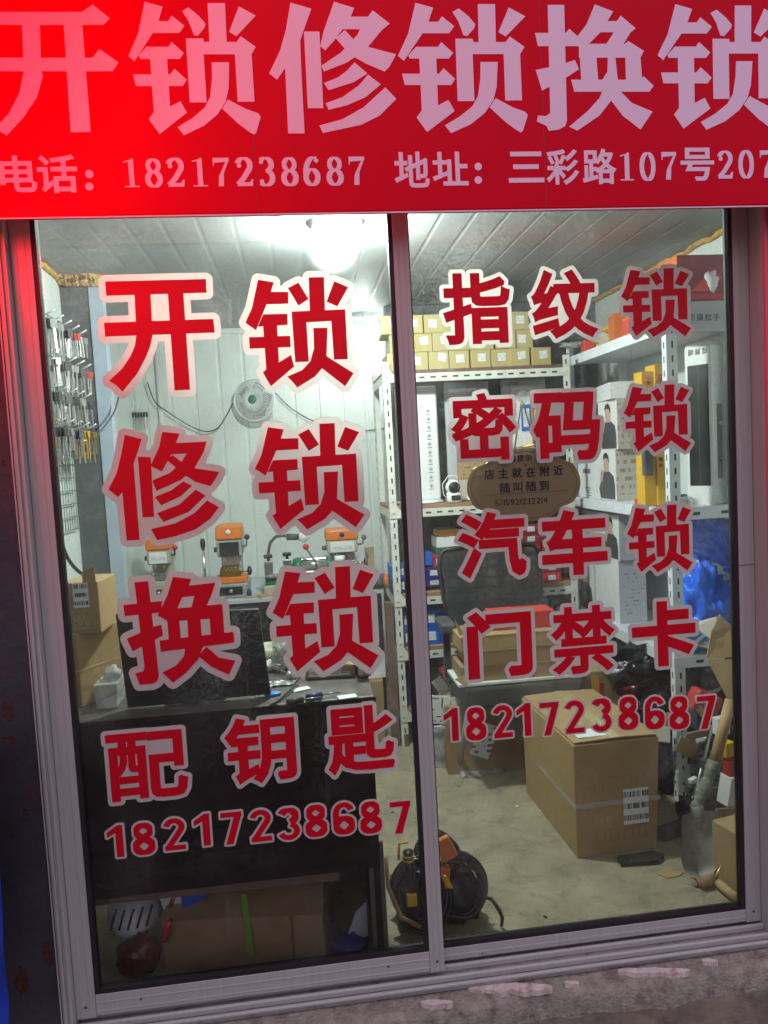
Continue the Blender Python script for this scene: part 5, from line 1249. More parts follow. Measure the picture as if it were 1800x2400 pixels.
for i, (x, h) in enumerate(((1.04, .07), (1.04, .06), (1.30, .06))):
    rbox('lock_box', ('navy_card', 'blue_card', 'navy_card')[i], ('navy box behind the mullion on the lock shelf', 'blue box lying on the navy one behind the mullion', 'navy box in the dark middle of the lock shelf')[i], x, RY0+.12, z3+(.071 if i == 1 else 0), .085, .15, h, 0, 'box', G1, None, 'label')
# blue boxes on the next shelf
z4 = LEV[3]+.037
for r in range(2):
    for i, x in enumerate((1.005+.055, 1.165, 1.275, 1.385, 1.60, 1.71)):
        if i == 0 and r == 9: continue
        rbox('blue_lock_box', 'blue_card' if (i+r) % 5 else 'navy_card', '%s box with white sticker, %s from the left in the %s layer' % ('bright blue' if (i+r) % 5 else 'navy', nth[i], ('lower', 'upper')[r]), x, RY0+.12, z4+r*.086, .104, .17, .084, random.uniform(-1.5, 1.5), 'box', 'blue lock boxes on the second lowest shelf', 'sky_blue', 'label', .01)
z5 = LEV[4]+.037
rbox('parts_box', 'dark_grey', 'dark box of parts on the lowest rack shelf', 1.45, RY0+.2, z5, .5, .25, .16, 3); rbox('parts_box', 'navy_card', 'navy box on the lowest rack shelf near the mullion', 1.10, RY0+.16, z5, .14, .2, .12, -6)
# clutter to the left of the rack post, at the bench end
rbox('carton', 'kraft_dark', 'brown carton under the right end of the workbench, lowest', .875, 1.80, .0, .13, .2, .30, -4, 'carton', None, None, 'label')
rbox('carton', 'card_white', 'white cardboard box standing on the brown carton under the bench', .90, 1.82, .301, .10, .15, .12, 5, 'carton')
# dark wooden plank beside the rack post
tag(MB().box(X0-.045, RY0+.01, .0, X0-.006, RY0+.05, .70).build('wooden_plank', 'board_dark', bevel=.002), 'dark wooden plank standing against the left rack post', 'plank')

# ---------------------------------------------------------------- right rack (white)
QX, QX1, QY0, QY1 = 1.96, 2.265, .785, 1.80
QL = (1.81, 1.11, .545)
rr = thing('white_rack', (2.1, 1.3, 0), 'white slotted rack along the right wall, packed with lock boxes', 'rack')
post(QX, QY0, 1.90, 'rack_white', rr, 1, 1, .042, .034); post(QX, QY1, 1.90, 'rack_white', rr, 1, -1, .036, .034); post(QX1, QY1, 1.90, 'rack_white', rr, -1, -1); post(QX1, QY0, 1.90, 'rack_white', rr, -1, 1)
for z in QL+(.10,):
    MB().box(QX-.0026, QY0+.001, z-.022, QX-.0006, QY1-.001, z+.022).build('long_beam', 'rack_white', rr)
    bm_ = MB().box(QX+.001, QY0-.0026, z-.022, QX1-.001, QY0-.0006, z+.022).build('end_beam', 'rack_white', rr)
    s = MB(); s.box(QX+.085, QY0-.0034, z-.006, QX+.115, QY0-.0026, z+.006).box(QX+.20, QY0-.0034, z-.006, QX+.23, QY0-.0026, z+.006).build('slots', 'slot', bm_)
    MB().box(QX+.003, QY0+.003, z-.010, QX1-.003, QY1-.003, z+.0235).build('shelf_board', 'rack_white', rr)
T1, T2, T3 = (z+.0245 for z in QL)
def person_print(mx, w0, h, par, th=.0012):
    """flat printed picture on the -x side of a box: y runs along the box, w0 = near edge"""
    def P(pts): return [(w0+y*h*1.75, z*h) for y, z in pts]
    MB(mx).prism(P([(.02,.02),(.42,.02),(.46,.22),(.38,.42),(.30,.58),(.25,.60),(.20,.60),(.12,.54),(.05,.48),(.02,.3)]), 'x', -th, -.0003).build('printed_coat', 'cloth', par)
    MB(mx).prism(P([(.17,.56),(.29,.56),(.31,.66),(.31,.78),(.28,.86),(.2,.86),(.17,.78)]), 'x', -th*1.5, -th-.0001).build('printed_face', 'skin', par)
    MB(mx).prism(P([(.15,.74),(.17,.88),(.22,.95),(.29,.93),(.32,.84),(.31,.80),(.28,.84),(.2,.83),(.18,.78)]), 'x', -th*2, -th*1.5-.0001).build('printed_hair', 'hair', par)
    MB(mx).prism(P([(.36,.36),(.42,.38),(.40,.56),(.34,.62),(.31,.58)]), 'x', -th*1.5, -th-.0001).build('printed_hand', 'skin', par)
def longbox(pxn, pxf, pxr, pyt, pyb, zb_, lab, fm, X=2.0, person=True, mark=True, top=None):
    """white box on the white rack: its long printed side faces the aisle, its end faces the door"""
    yn = atx(pxn, (pyt+pyb)/2, X).y; yf = atx(pxf, (pyt+pyb)/2, X).y; xr = min(at(pxr, (pyt+pyb)/2, yn).x, QX1+.01); h = at((pxn+pxr)/2, pyt, yn).z-zb_
    L = Vector((X, yn, zb_)); mx = Matrix.Translation(L)
    o = MB(mx).box(0, 0, 0, xr-X, yf-yn, h).build('lock_carton', 'card_white', bevel=.0015); tag(o, lab, 'box', 'white lock cartons on the white rack')
    MB(mx).box(.002, -.0012, .002, xr-X-.002, -.0003, h-.002).build('end_print', fm, o)
    if person: person_print(mx, .002, h, o)
    if mark:
        b = MB(mx); y0 = (yf-yn)*.62
        for i in range(7): b.box(-.0012, y0+i*.014, h*.52, -.0003, y0+i*.014+.009, h*.52+.022)
        for i in range(4): b.box(-.0012, y0+.0, h*.2-i*.012, -.0003, y0+.07-.012*i, h*.2-i*.012+.004)
        b.build('printed_marks', 'ink_grey', o)
    return o, yn, yf, xr, h
o, yn, yf, xr, hA = longbox(1443, 1352, 1508, 1052, 1166, T2, 'white lock carton with printed man, lower of two on the middle shelf', 'icon_print')
o, yn2, yf2, xr2, hB = longbox(1446, 1402, 1500, 934, 1048, T2+hA+.001, 'white lock carton with printed man, upper of two on the middle shelf', 'icon_print', X=2.003, mark=False)
rbox('flat_carton', 'card_white', 'flat white carton lying across the two printed cartons', 2.10, yn2+.14, T2+hA+hB+.003, .2, .3, .075, -9)
o, yn3, yf3, xr3, hE = longbox(1450, 1372, 1515, 1312, 1427, T3, 'white lock carton with grey printed end, lower of two on the bottom shelf', 'card_print', person=False, mark=False)
longbox(1450, 1366, 1515, 1206, 1310, T3+hE+.001, 'white lock carton with printed man, above the lower one on the bottom shelf', 'card_print', X=2.002)
longbox(1390, 1322, 1448, 1317, 1428, T3, 'white lock carton with printed man and grey end, farthest on the bottom shelf', 'card_print', X=1.985)
# yellow printed package behind the post
yb = thing('yellow_package', (2.06, .93, T2), 'tall yellow package with red emblems, right behind the white post', 'package')
a = at(1507, 1000, .95); c = at(1562, 1000, .95); zt_ = at(1535, 862, .95).z
MB().box(a.x, .95, T2+.001, (a.x+c.x)/2, 1.02, zt_-.012).build('back_half', 'yellow', yb, bevel=.002); MB().box((a.x+c.x)/2+.0005, .94, T2+.001, c.x+.02, 1.02, zt_+.012).build('front_half', 'yellow', yb, bevel=.002)
for px, py in ((1520, 890), (1544, 885)):
    u = at(px, py, .938); b = MB(); s_ = .013
    for d_ in (-1, 1): b.tube([(u.x-s_*d_*.8, u.y-(0 if px > 1530 else -.010), u.z+s_), (u.x+s_*d_*.1, u.y-(0 if px > 1530 else -.010), u.z+s_*.2), (u.x-s_*d_*.1, u.y-(0 if px > 1530 else -.010), u.z-s_*.4), (u.x-s_*d_*.9, u.y-(0 if px > 1530 else -.010), u.z-s_)], .0022, 5)
    b.build('emblem', 'red_card', yb)
for i, ch in enumerate('安全'):
    u = at(1549, 1076+i*14, .938); flat([[(u.x+(p[0]-.5)*.017, u.z+(p[1]-.4)*.017) for p in q] for q in bold(ch, .02)], .9378, .9385, 'lettering', 'ink', yb)
u = at(1521, 1082, .92)
MB().box(u.x-.020, .915, u.z-.055, u.x+.018, .944, u.z+.05).build('lock_handle', 'dark_grey', yb, bevel=.006)
# standing smart lock sample
u = at(1650, 1000, .875)
lm = MXF((u.x, .875, T2), RZ(-57))
sl = thing('smart_lock', (u.x, .875, T2), 'tall white smart lock sample with black glass front, right end of the middle shelf', 'lock sample')
hS = at(1630, 803, .86).z-T2
def rr_poly(w, h, r, n=6):
    pts = []
    for cx, cz, a0 in ((w/2-r, h-r, 0), (-w/2+r, h-r, 90)): pts += [(cx+r*math.cos(math.radians(a0+90*i/n)), cz+r*math.sin(math.radians(a0+90*i/n))) for i in range(n+1)]
    return pts+[(-w/2, 0), (w/2, 0)]
MB(lm).prism(rr_poly(.105, hS, .022), 'y', -.035, .060).build('body', 'white_plastic', sl, bevel=.003)
MB(lm).prism([(p[0]*.985, p[1]) for p in rr_poly(.105, hS-.002, .022)], 'y', -.0372, -.0352).build('face_plate', 'card_white', sl)
gp = MB(lm).box(-.041, -.0395, .075, .041, -.0374, hS-.085).build('black_glass', 'black_gloss', sl, bevel=.002)
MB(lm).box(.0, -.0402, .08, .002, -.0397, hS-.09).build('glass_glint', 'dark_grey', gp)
for i, ch in enumerate('智能锁'):
    R90 = [[(-(p[1]-.4), p[0]-.5) for p in q] for q in bold(ch, .015)]
    v = MB(lm); vv, ff = union([[(-.028+i*.028+a_*.022, hS-.035+b_*.026) for a_, b_ in q] for q in R90]); v.add([(x_, -.0378, z_) for x_, z_ in vv], [tuple(t_) for t_ in ff]); v.build('lettering', 'ink', sl, fixn=False)
MB(lm).box(.0528, -.005, .10, .0545, .035, hS*.62).build('mortise_plate', 'steel', sl, bevel=.001)
MB(lm).lathe((.0545, .015, hS*.50), [(.010, 0), (.010, .006), (.004, .009)], 16, 'x').build('latch', 'silver', sl)
MB(lm).ball((.0548, .015, hS*.27), .0035).build('screw_hole', 'black', sl)
MB(lm).box(-.07, -.03, .001, -.054, .045, .03).build('foot_block', 'black', sl)
a = at(1700, 1000, .93)
tag(MB().box(a.x-.02, .95, T2+.001, QX1-.005, .97, at(1700, 850, .95).z).build('dark_glass_sheet', 'black_gloss'), 'dark glossy panel behind the smart lock sample', 'panel')
# small goods on the middle shelf
u = at(1440, 1172, 1.06)
o, mx = rbox('red_tin', 'red_bright', 'flat red tin box at the edge of the middle shelf', 2.03, 1.08, T2, .075, .11, .022, 22, lid='red_deep')
for i, (dx, y, rz, m, l, ry) in enumerate(((.075, 1.0, 30, 'sky_blue', 'light blue card pack tilted on the middle shelf', 18), (.115, .985, -12, 'navy_card', 'navy card pack beside the light blue one', 0))):
    L = Vector((1.99+dx, y, T2+.016+(.012 if i == 0 else 0))); tag(MB().obox(L, (.055, .022, .040), RZ(rz) @ RY(ry) @ RX(20)).build('card_pack', m, bevel=.002), l, 'pack')
sg_ = thing('spring_bag', (2.05, .88, T2), 'clear bag with a coil spring on the middle shelf', 'spring')
MB().tube([(2.02+.0022*i, .88+.012*math.cos(i*.8), T2+.018+.012*math.sin(i*.8)) for i in range(40)], .0022, 5).build('coil_spring', 'iron', sg_)
MB().ball((2.065, .88, T2+.017), .062, .035, .016, 18, .4).build('bag_skin', 'clear', sg_)
tag(MB().cyl((2.13, .86, T2+.012), (2.17, .85, T2+.012), .011).build('bolt', 'silver'), 'short silver cylinder on the middle shelf beside the spring', 'cylinder')
# top shelf
o, mx = rbox('gift_carton', 'red_deep', 'large dark red carton with a torn window, right end of the top shelf', 2.135, .921, T1, .25, .28, at(1640, 600, .80).z-T1, 0)
hh = at(1640, 600, .80).z-T1
MB(mx).box(-.128, -.14, .0, -.1255, .14, hh).build('orange_side', 'orange_card', o); MB(mx).box(-.129, -.06, hh*.3, -.1282, .06, hh*.8).build('side_label', 'paper', o)
MB(mx).box(-.122, -.1445, -.052, .12, -.1405, hh*.26).build('name_strip', 'paper_grey', o)
for i, ch in enumerate('防撬拉手'):
    a = at(1613+i*19.5, 750, .776); h_ = .027; flat([[(a.x+p[0]*h_, a.z+p[1]*h_) for p in q] for q in bold(ch, .015)], .7755, .7763, 'lettering', 'ink_grey', o)
MB(mx).box(-.122, -.142, hh*.30, .12, -.1405, hh*.38).build('red_band', 'red_card', o)
wn = MB(mx).prism([(-.075, hh*.42), (-.01, hh*.42), (.045, hh*.62), (.02, hh*.78)], 'y', -.1425, -.1405).build('torn_window', 'red_bright', o); MB(mx).ball((.006, -.142, hh*.58), .022, .006, .034, 20, .7).build('crumpled_foil', 'paper', wn)
for i, (x, y, z, w, d, h, rz, m, l, lb) in enumerate(((2.10, 1.17, T1, .18, .12, .155, 4, 'orange_card', 'orange carton with white stickers on the top shelf', 'label'), (2.06, 1.33, T1, .13, .12, .12, -14, 'orange_card', 'smaller orange carton leaning at the back of the top shelf', 'label'), (2.10, 1.20, T1+.156, .17, .16, .07, -3, 'red_deep', 'dark red box lying on the orange carton', None), (2.012, 1.16, T1, .055, .08, .068, 6, 'red_bright', 'bright red little box at the top shelf edge', None), (2.00, 1.62, T1, .05, .07, .055, -8, 'red_bright', 'small red box at the far end of the top shelf', None), (2.08, 1.48, T1, .14, .12, .09, 10, 'yellow', 'golden yellow box on the top shelf behind the clear bag', None))):
    rbox('top_carton', m, l, x, y, z, w, d, h, rz, 'box', None, None, lb)
tag(MB().ball((2.03, 1.45, T1+.035), .055, .07, .036, 18, .8).build('plastic_bag', 'clear_bag'), 'crumpled clear plastic bag on the top shelf beside the red box', 'plastic bag')
tag(MB().ball((1.94, 1.66, zt+bh_+.01), .05, .03, .014, 16, .9).build('plastic_scrap', 'clear_bag'), 'white plastic scrap on the corner kraft box', 'plastic scrap')
# bottom shelf clutter
tag(MB().box(2.09, 1.0, T3+.001, 2.16, 1.06, T3+.12).build('navy_box', 'navy_card', bevel=.002), 'upright navy box behind the white post on the bottom shelf', 'box')
L = Vector((2.06, .94, T3+.05)); o = MB().obox(L, (.10, .012, .085), RX(-25) @ RY(8)).build('envelope', 'kraft', bevel=.003); tag(o, 'small kraft envelope with print on the bottom shelf', 'envelope')
MB().obox(L+Vector((.006, -.0075, .006)), (.05, .001, .03), RX(-25) @ RY(8)).build('printed_text', 'kraft_print', o)
o, mx = rbox('blue_carton', 'sky_blue', 'bright blue carton with a white stripe low on the white rack', 2.055, .88, T3, .11, .13, .07, 12); MB(mx).obox((0, -.066, .045), (.115, .0016, .014), RY(-28)).build('white_stripe', 'paper', o)
b = MB(); u = at(1660, 1350, .88)
tag(MB().ball((2.165, .93, T3+.155), .095, .08, .155, 60, .6).build('blue_bag', 'blue_bag'), 'shiny blue plastic bag stuffed at the right end of the bottom shelf', 'plastic bag')
b = MB(); b.grid(lambda s_, t_: (2.06+.19*s_, .865-.05*abs(noise.noise(Vector((s_*5, t_*6, 2))))-.02*noise.noise(Vector((s_*13, t_*11, 5))), T3+.40+.14*t_*(1-.25*s_)-.12*s_*(1-t_)+.02*noise.noise(Vector((s_*4, t_*3, 7)))), 40, 36)
tag(b.build('blue_film', 'blue_bag'), 'sheet of blue plastic film draped above the blue bag', 'plastic film')
for i, (x, y, rz, rx) in enumerate(((2.14, .84, 20, 60), (2.19, .82, -15, 75), (2.10, .82, 50, 70))):
    tag(MB().obox((x, y, T3+.035), (.12, .09, .002), RZ(rz) @ RX(rx-60)).build('paper_sheet', ('paper', 'card_beige', 'kraft')[i]), ('loose white paper under the blue bag', 'beige paper leaflet by the blue bag', 'kraft paper scrap before the blue bag')[i], 'paper')
tag(MB().ball((2.05, 1.02, T3+.03), .05, .04, .03, 18, .8).build('wrapped_part', 'red_bag'), 'dark red wrapped part on the bottom shelf', 'package')

# ================================================================ FLOOR THINGS, RIGHT HALF
# office chair
cx = at(1157, 1380, 1.44).x
SZ = at(1220, 1600, 1.02).z
ch = thing('office_chair', (cx, 1.25, 0), 'black mesh-backed office chair with a pile of flat cartons on its seat', 'chair')
z1 = at(1157, 1280, 1.46).z; w = .240
def bk_poly(k): return [(cx+x*w*k, .54+z*(z1-.54)) for x, z in ((-.86,.0),(.86,.0),(.95,.45),(1.0,.80),(.97,.92),(.88,.985),(.70,1.0),(0,1.015),(-.70,1.0),(-.88,.985),(-.97,.92),(-1.0,.80),(-.95,.45))]
TL = Matrix.Rotation(math.radians(-8), 4, Vector((1, 0, 0)))
mx = Matrix.Translation((0, 1.44, .54)) @ TL @ Matrix.Translation((0, 0, -.54))
MB(mx).tube([(x, 0, z) for x, z in bk_poly(1)], .011, 9, True).build('back_frame', 'black', ch)
MB(mx).prism(bk_poly(.97), 'y', -.003, .003).build('back_mesh', 'mesh_back', ch)
MB(mx).box(cx-w*.9, .004, .60, cx+w*.9, .012, .64).build('back_crossbar', 'dark_grey', ch)
MB().box(cx-.25, 1.02, SZ-.10, cx+.25, 1.42, SZ).build('seat', 'dusty_black', ch, bevel=.02, seg=3)
for s in (-1, 1):
    if s < 0: u = at(1045, 1466, 1.28); xx = u.x; zz = u.z
    else: xx = cx+.30
    ar = MB().box(xx-.014, 1.26, SZ-.03, xx+.014, 1.30, zz-.02).build('arm_post', 'black', ch, bevel=.004); MB().box(xx-.033, 1.20, zz-.024, xx+.033, 1.38, zz+.024).build('arm_pad', 'dark_grey', ar, bevel=.014, seg=3)
    MB().box(min(xx, cx+s*.2), 1.265, SZ-.06, max(xx, cx+s*.2), 1.295, SZ-.04).build('arm_bracket', 'black', ch)

for x_, y_, xf, yf in ((cx-.22, 1.06, atz(1074, 1806, 0).x, atz(1074, 1806, 0).y), (cx+.22, 1.06, cx+.26, 1.10), (cx-.22, 1.38, cx-.26, 1.5), (cx+.22, 1.38, cx+.26, 1.5)):
    lg = MB().tube([(x_, y_, SZ-.09), (xf, yf, .012)], .0125, 10).build('leg', 'grey_plastic', ch)
    MB().cyl((xf, yf, 0), (xf, yf, .03), .016).build('foot_cap', 'black', lg)
# pile on the seat
sz = SZ+.001
def fb(name, m, lab, x0, x1, y0, y1, z0, h, rz=0, cat='carton', grp=None):
    L = Vector(((x0+x1)/2, (y0+y1)/2, z0)); mx_ = MXF(L, RZ(rz)); o = MB(mx_).box(-(x1-x0)/2, -(y1-y0)/2, 0, (x1-x0)/2, (y1-y0)/2, h).build(name, m, bevel=.002); return tag(o, lab, cat, grp), mx_
xa = at(1082, 1560, 1.04).x; xb = at(1345, 1560, 1.04).x
GC = 'flat cartons piled on the chair seat'
PT = at(1220, 1482, 1.04).z; lh = (PT-sz-.012)/3
b = MB().box(xa-.02, 1.025, sz, xb+.01, 1.25, sz+.010); tag(b.build('polystyrene_sheet', 'card_white'), 'white sheet under the flat cartons on the chair', 'sheet')
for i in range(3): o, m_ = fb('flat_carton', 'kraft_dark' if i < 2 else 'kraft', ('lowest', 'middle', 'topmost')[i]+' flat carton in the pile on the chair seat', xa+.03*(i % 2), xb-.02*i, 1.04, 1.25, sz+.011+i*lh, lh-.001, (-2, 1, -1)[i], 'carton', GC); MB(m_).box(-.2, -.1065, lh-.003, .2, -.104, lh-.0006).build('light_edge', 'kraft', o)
for pts, l in (([at(1066, 1592, 1.0), at(1097, 1580, 1.02), at(1100, 1600, 1.02), at(1090, 1610, 1.0)], 'torn flap sticking out at the lower left of the pile'), ([at(1064, 1450, 1.08), at(1084, 1478, 1.08), at(1086, 1496, 1.08), at(1076, 1487, 1.08)], 'bent flap poking up at the upper left of the pile')):
    tag(MB().sheet(pts, .003).build('card_flap', 'kraft'), l, 'card')
xr0 = at(1152, 1452, 1.1).x; xr1 = at(1300, 1452, 1.1).x
o, m_ = fb('red_carton', 'red_card', 'flat red carton on top of the pile on the chair', xr0, xr1, 1.10, 1.22, PT+.001, at(1220, 1436, 1.10).z-PT, -3)
hr = at(1220, 1436, 1.10).z-PT
MB(m_).box(-(xr1-xr0)/2+.002, -.058, hr+.0003, (xr1-xr0)/2-.002, .058, hr+.0015).build('lid', 'red_bright', o); MB(m_).box(-.05, -.02, hr+.0017, .06, .0, hr+.0022).build('printed_line', 'orange_card', o)  # brighter top face: lamp light put into the plate colour

# big carton with strap
c0 = Vector((1.438, .481, 0)); wC, dC, hC = .300, .52, .395
mx = MXF(c0, RZ(1.5))
bb = MB(mx).box(0, 0, 0, wC, dC, hC)
bb.v[5] += Vector((.004, 0, -.006)); bb.v[4] += Vector((-.002, -.002, -.003)); bb.v[7] += Vector((-.005, .004, -.004)); bb.v[1] += Vector((-.012, .004, 0))
bc = bb.build('big_carton', 'kraft', bevel=.004); tag(bc, 'big strapped brown carton on the floor inside the right door', 'carton')
b = MB(mx).box(-.0015, -.0015, hC*.435, wC+.0015, -.0003, hC*.475).box(-.0015, -.0003, hC*.435, -.0003, dC+.0015, hC*.475); b.build('strap', 'clear_bag', bc)
MB(mx).box(wC*.56, -.0032, hC*.25, wC*.86, -.0017, hC*.56).build('shipping_label', 'label_bar', bc)
b = MB(mx)
b.sheet([(.002, .002, hC+.001), (wC*.49, .002, hC+.006), (wC*.49, dC-.002, hC+.006), (.002, dC-.002, hC+.001)], .003); b.sheet([(wC*.51, .002, hC+.006), (wC-.002, .002, hC+.001), (wC-.002, dC-.002, hC+.001), (wC*.51, dC-.002, hC+.006)], .003); b.build('top_flaps', 'kraft', bc)
MB(mx).box(wC*.44, -.001, hC+.0085, wC*.56, dC+.001, hC+.0098).build('tape', 'tape', bc); MB(mx).box(wC*.10, .03, hC+.0068, wC*.46, .10, hC+.0085).build('top_label', 'label', bc)
def side_text(txt, y0, z0, h, m):
    """writing along the left side of the big carton, read from the aisle"""
    pol, x = words(txt, .02, 0, 0, h); v, f = union(pol); L = x
    MB(mx).add([(-.0009, y0-a, z0+b_) for a, b_ in v], [tuple(t) for t in f]).build('lettering', m, bc, fixn=False)
b = MB(mx)
for i in range(10):
    y = .40-.031*i
    b.box(-.001, y-.020, hC*.50, -.0003, y-.014, hC*.50+.05).box(-.001, y-.020, hC*.50+.042, -.0003, y, hC*.50+.05)
    if i % 2: b.box(-.001, y-.020, hC*.50+.02, -.0003, y-.002, hC*.50+.027)
    if i % 3: b.box(-.001, y-.020, hC*.50, -.0003, y, hC*.50+.007)
b.build('red_print', 'red_card', bc)
b = MB(mx)
for i in range(4):
    for q in ((.55, .68), (.12, .22)): b.box(.07+i*.05, -.0008, hC*q[0], .10+i*.05, -.0002, hC*q[0]+.002).box(.07+i*.05, -.0008, hC*q[1], .10+i*.05, -.0002, hC*q[1]+.002).box(.07+i*.05, -.0008, hC*q[0], .072+i*.05, -.0002, hC*q[1]).box(.098+i*.05, -.0008, hC*q[0], .10+i*.05, -.0002, hC*q[1])
b.build('handling_marks', 'kraft_dark', bc)
# open carton behind
xa = at(1385, 1600, 1.08).x; xb = at(1462, 1600, 1.08).x; zo = at(1420, 1555, 1.08).z
oc = thing('open_carton', ((xa+xb)/2, 1.15, 0), 'open carton with yellow and red print behind the big carton', 'carton')
MB().box(xa, 1.08, 0, xb, 1.25, zo-.03).build('box_body', 'kraft', oc, bevel=.002)
MB().box(xa+.002, 1.0785, zo-.13, xa+.035, 1.0797, zo-.05).build('yellow_print', 'yellow', oc); MB().box(xa+.036, 1.0785, zo-.14, xa+.055, 1.0797, zo-.08).build('red_print', 'red_card', oc)
MB().sheet([(xb, 1.08, zo-.03), (xb, 1.24, zo-.03), (xb+.075, 1.23, zo-.012), (xb+.07, 1.07, zo-.006)], .004).build('flap', 'kraft', oc)
MB().sheet([(xb+.07, 1.07, zo-.006), (xb+.075, 1.23, zo-.012), (xb+.085, 1.22, zo-.07), (xb+.082, 1.06, zo-.068)], .004).build('flap', 'kraft', oc)

# white box, lock plate and clutter by the mullion
a = at(1012, 1780, 1.32); c = at(1066, 1780, 1.32)
o, mx = rbox('upright_carton', 'card_white', 'upright white carton with grey printed face, beside the mullion', (a.x+c.x)/2-.03, 1.36, 0, c.x-a.x+.06, .08, at(1040, 1714, 1.32).z, 3, 'carton')
hW = at(1040, 1714, 1.32).z; wW = c.x-a.x+.06
MB(mx).box(-wW/2+.002, -.0412, .002, wW/2-.002, -.0402, hW-.002).build('printed_face', 'card_print', o)
def upl(px0, py0, px1, py1, Y, m, name, lab, cat, tilt=0, th=.004):
    a = at(px0, py1, Y); c = at(px1, py0, Y); L = Vector(((a.x+c.x)/2, Y, (a.z+c.z)/2)); o = MB(MXF(L, RY(tilt))).box(-(c.x-a.x)/2, -th/2, -(c.z-a.z)/2, (c.x-a.x)/2, th/2, (c.z-a.z)/2).build(name, m, bevel=.0015)
    return tag(o, lab, cat), MXF(L, RY(tilt))
o, m_ = upl(1006, 1628, 1052, 1698, 1.30, 'card_white', 'lock_plate', 'white lock template plate with black cut-outs above the upright carton', 'plate', 6)
b = MB(m_)
for x, z, w_, h_ in ((-.02, .05, .03, .004), (.012, .03, .006, .045), (-.025, .0, .012, .004), (.0, -.03, .02, .004), (.015, -.05, .018, .004), (-.02, -.05, .02, .003)): b.box(x-w_/2, -.0028, z-h_/2, x+w_/2, -.0021, z+h_/2)
b.build('cutouts', 'ink', o)
o, _ = upl(1004, 1700, 1056, 1712, 1.28, 'paper_grey', 'clip_rail', 'grey metal rail resting on the upright carton', 'rail', 2)
o, _ = upl(1022, 1586, 1046, 1632, 1.36, 'silver', 'steel_strip', 'bent shiny steel strip leaning behind the template plate', 'strip', -32); upl(1034, 1560, 1050, 1590, 1.40, 'red_card', 'red_card', 'small red card above the steel strip', 'card', -25)
upl(1040, 1632, 1054, 1660, 1.27, 'paper', 'paper_scrap', 'white paper scrap right of the template plate', 'paper', 10); upl(1058, 1632, 1076, 1654, 1.26, 'paper', 'paper_scrap', 'torn white paper corner below the chair seat', 'paper', -14)
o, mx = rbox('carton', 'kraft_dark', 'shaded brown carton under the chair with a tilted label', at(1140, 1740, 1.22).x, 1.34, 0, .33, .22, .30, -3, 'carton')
MB(mx).obox((.0, -.1112, .14), (.085, .001, .15), RY(22)).build('shipping_label', 'label', o)
u = atz(1110, 1812, 0)
b = MB(); b.grid(lambda s_, t_: (u.x-.06+.2*s_, u.y-.05+.1*t_, .006+.03*max(0, noise.noise(Vector((s_*6, t_*4, 3))))), 20, 10); tag(b.build('clear_wrap', 'clear_bag'), 'crumpled clear wrap on the floor before the shaded carton', 'wrap')
# black clutter below the right rack and behind the big carton
def lump(px, py, Y, r, m, lab, j=.6, nm='bag', cat='bag', zc=None):
    u = at(px, py, Y); z = u.z if zc is None else zc; tag(MB().ball((u.x, Y, z), r[0], r[1], r[2], 26, j).build(nm, m), lab, cat)
lump(1505, 1565, 1.05, (.13, .10, .09), 'dark_bag', 'shiny black plastic bag below the bottom shelf', .7)
lump(1490, 1625, 1.0, (.07, .06, .06), 'red_bag', 'dark red shiny bag under the black one', .7)
lump(1540, 1660, .95, (.12, .09, .08), 'dark_bag', 'black bag right of the big carton, under the rack', .8)
lump(1640, 1600, .90, (.12, .10, .10), 'dark_bag', 'black bag of tools behind the white post', .6)
lump(1570, 1800, .92, (.16, .10, .12), 'dark_bag', 'large black bag on the floor behind the white post', .5, zc=.10)
lump(1690, 1830, .75, (.10, .1, .16), 'dark_bag', 'black bag in the dark right corner', .5, zc=.14)
rbox('dark_crate', 'black', 'black crate in the shadow under the white rack', 2.12, 1.2, 0, .25, .5, .36, 0, 'crate')
rbox('dark_crate', 'dark_grey', 'dark grey crate under the white rack, near the post', 2.14, .92, .12, .2, .16, .26, 14, 'crate')
u = at(1655, 1650, .66)
o = tag(MB().obox((u.x, .68, u.z), (.12, .06, .085), RY(28) @ RZ(10)).build('red_pack', 'red_card', bevel=.014, seg=3), 'dusty red pack with a cream tag by the right door stile', 'pack')
MB().obox((u.x-.035, .645, u.z-.01), (.026, .002, .06), RY(-35)).build('cream_tag', 'kraft_yellow', o)
# torn kraft carton at the right edge
b = MB(); A_ = [at(1656, 1545, .50), at(1668, 1480, .50), at(1688, 1440, .50), at(1716, 1468, .48), at(1716, 1540, .46)]
tk = thing('torn_carton', (at(1690, 1600, .5).x, .5, .5), 'torn open kraft carton at the right edge of the right door', 'carton')
b.sheet(A_, .005).build('upper_flap', 'kraft', tk)
MB().sheet([at(1658, 1548, .49), at(1718, 1544, .455), at(1720, 1650, .42), at(1706, 1640, .43)], .005).build('side_wall', 'kraft', tk)
MB().sheet([at(1670, 1500, .52), at(1630, 1470, .58), at(1640, 1455, .6), at(1680, 1445, .52)], .004).build('white_liner', 'card_beige', tk)
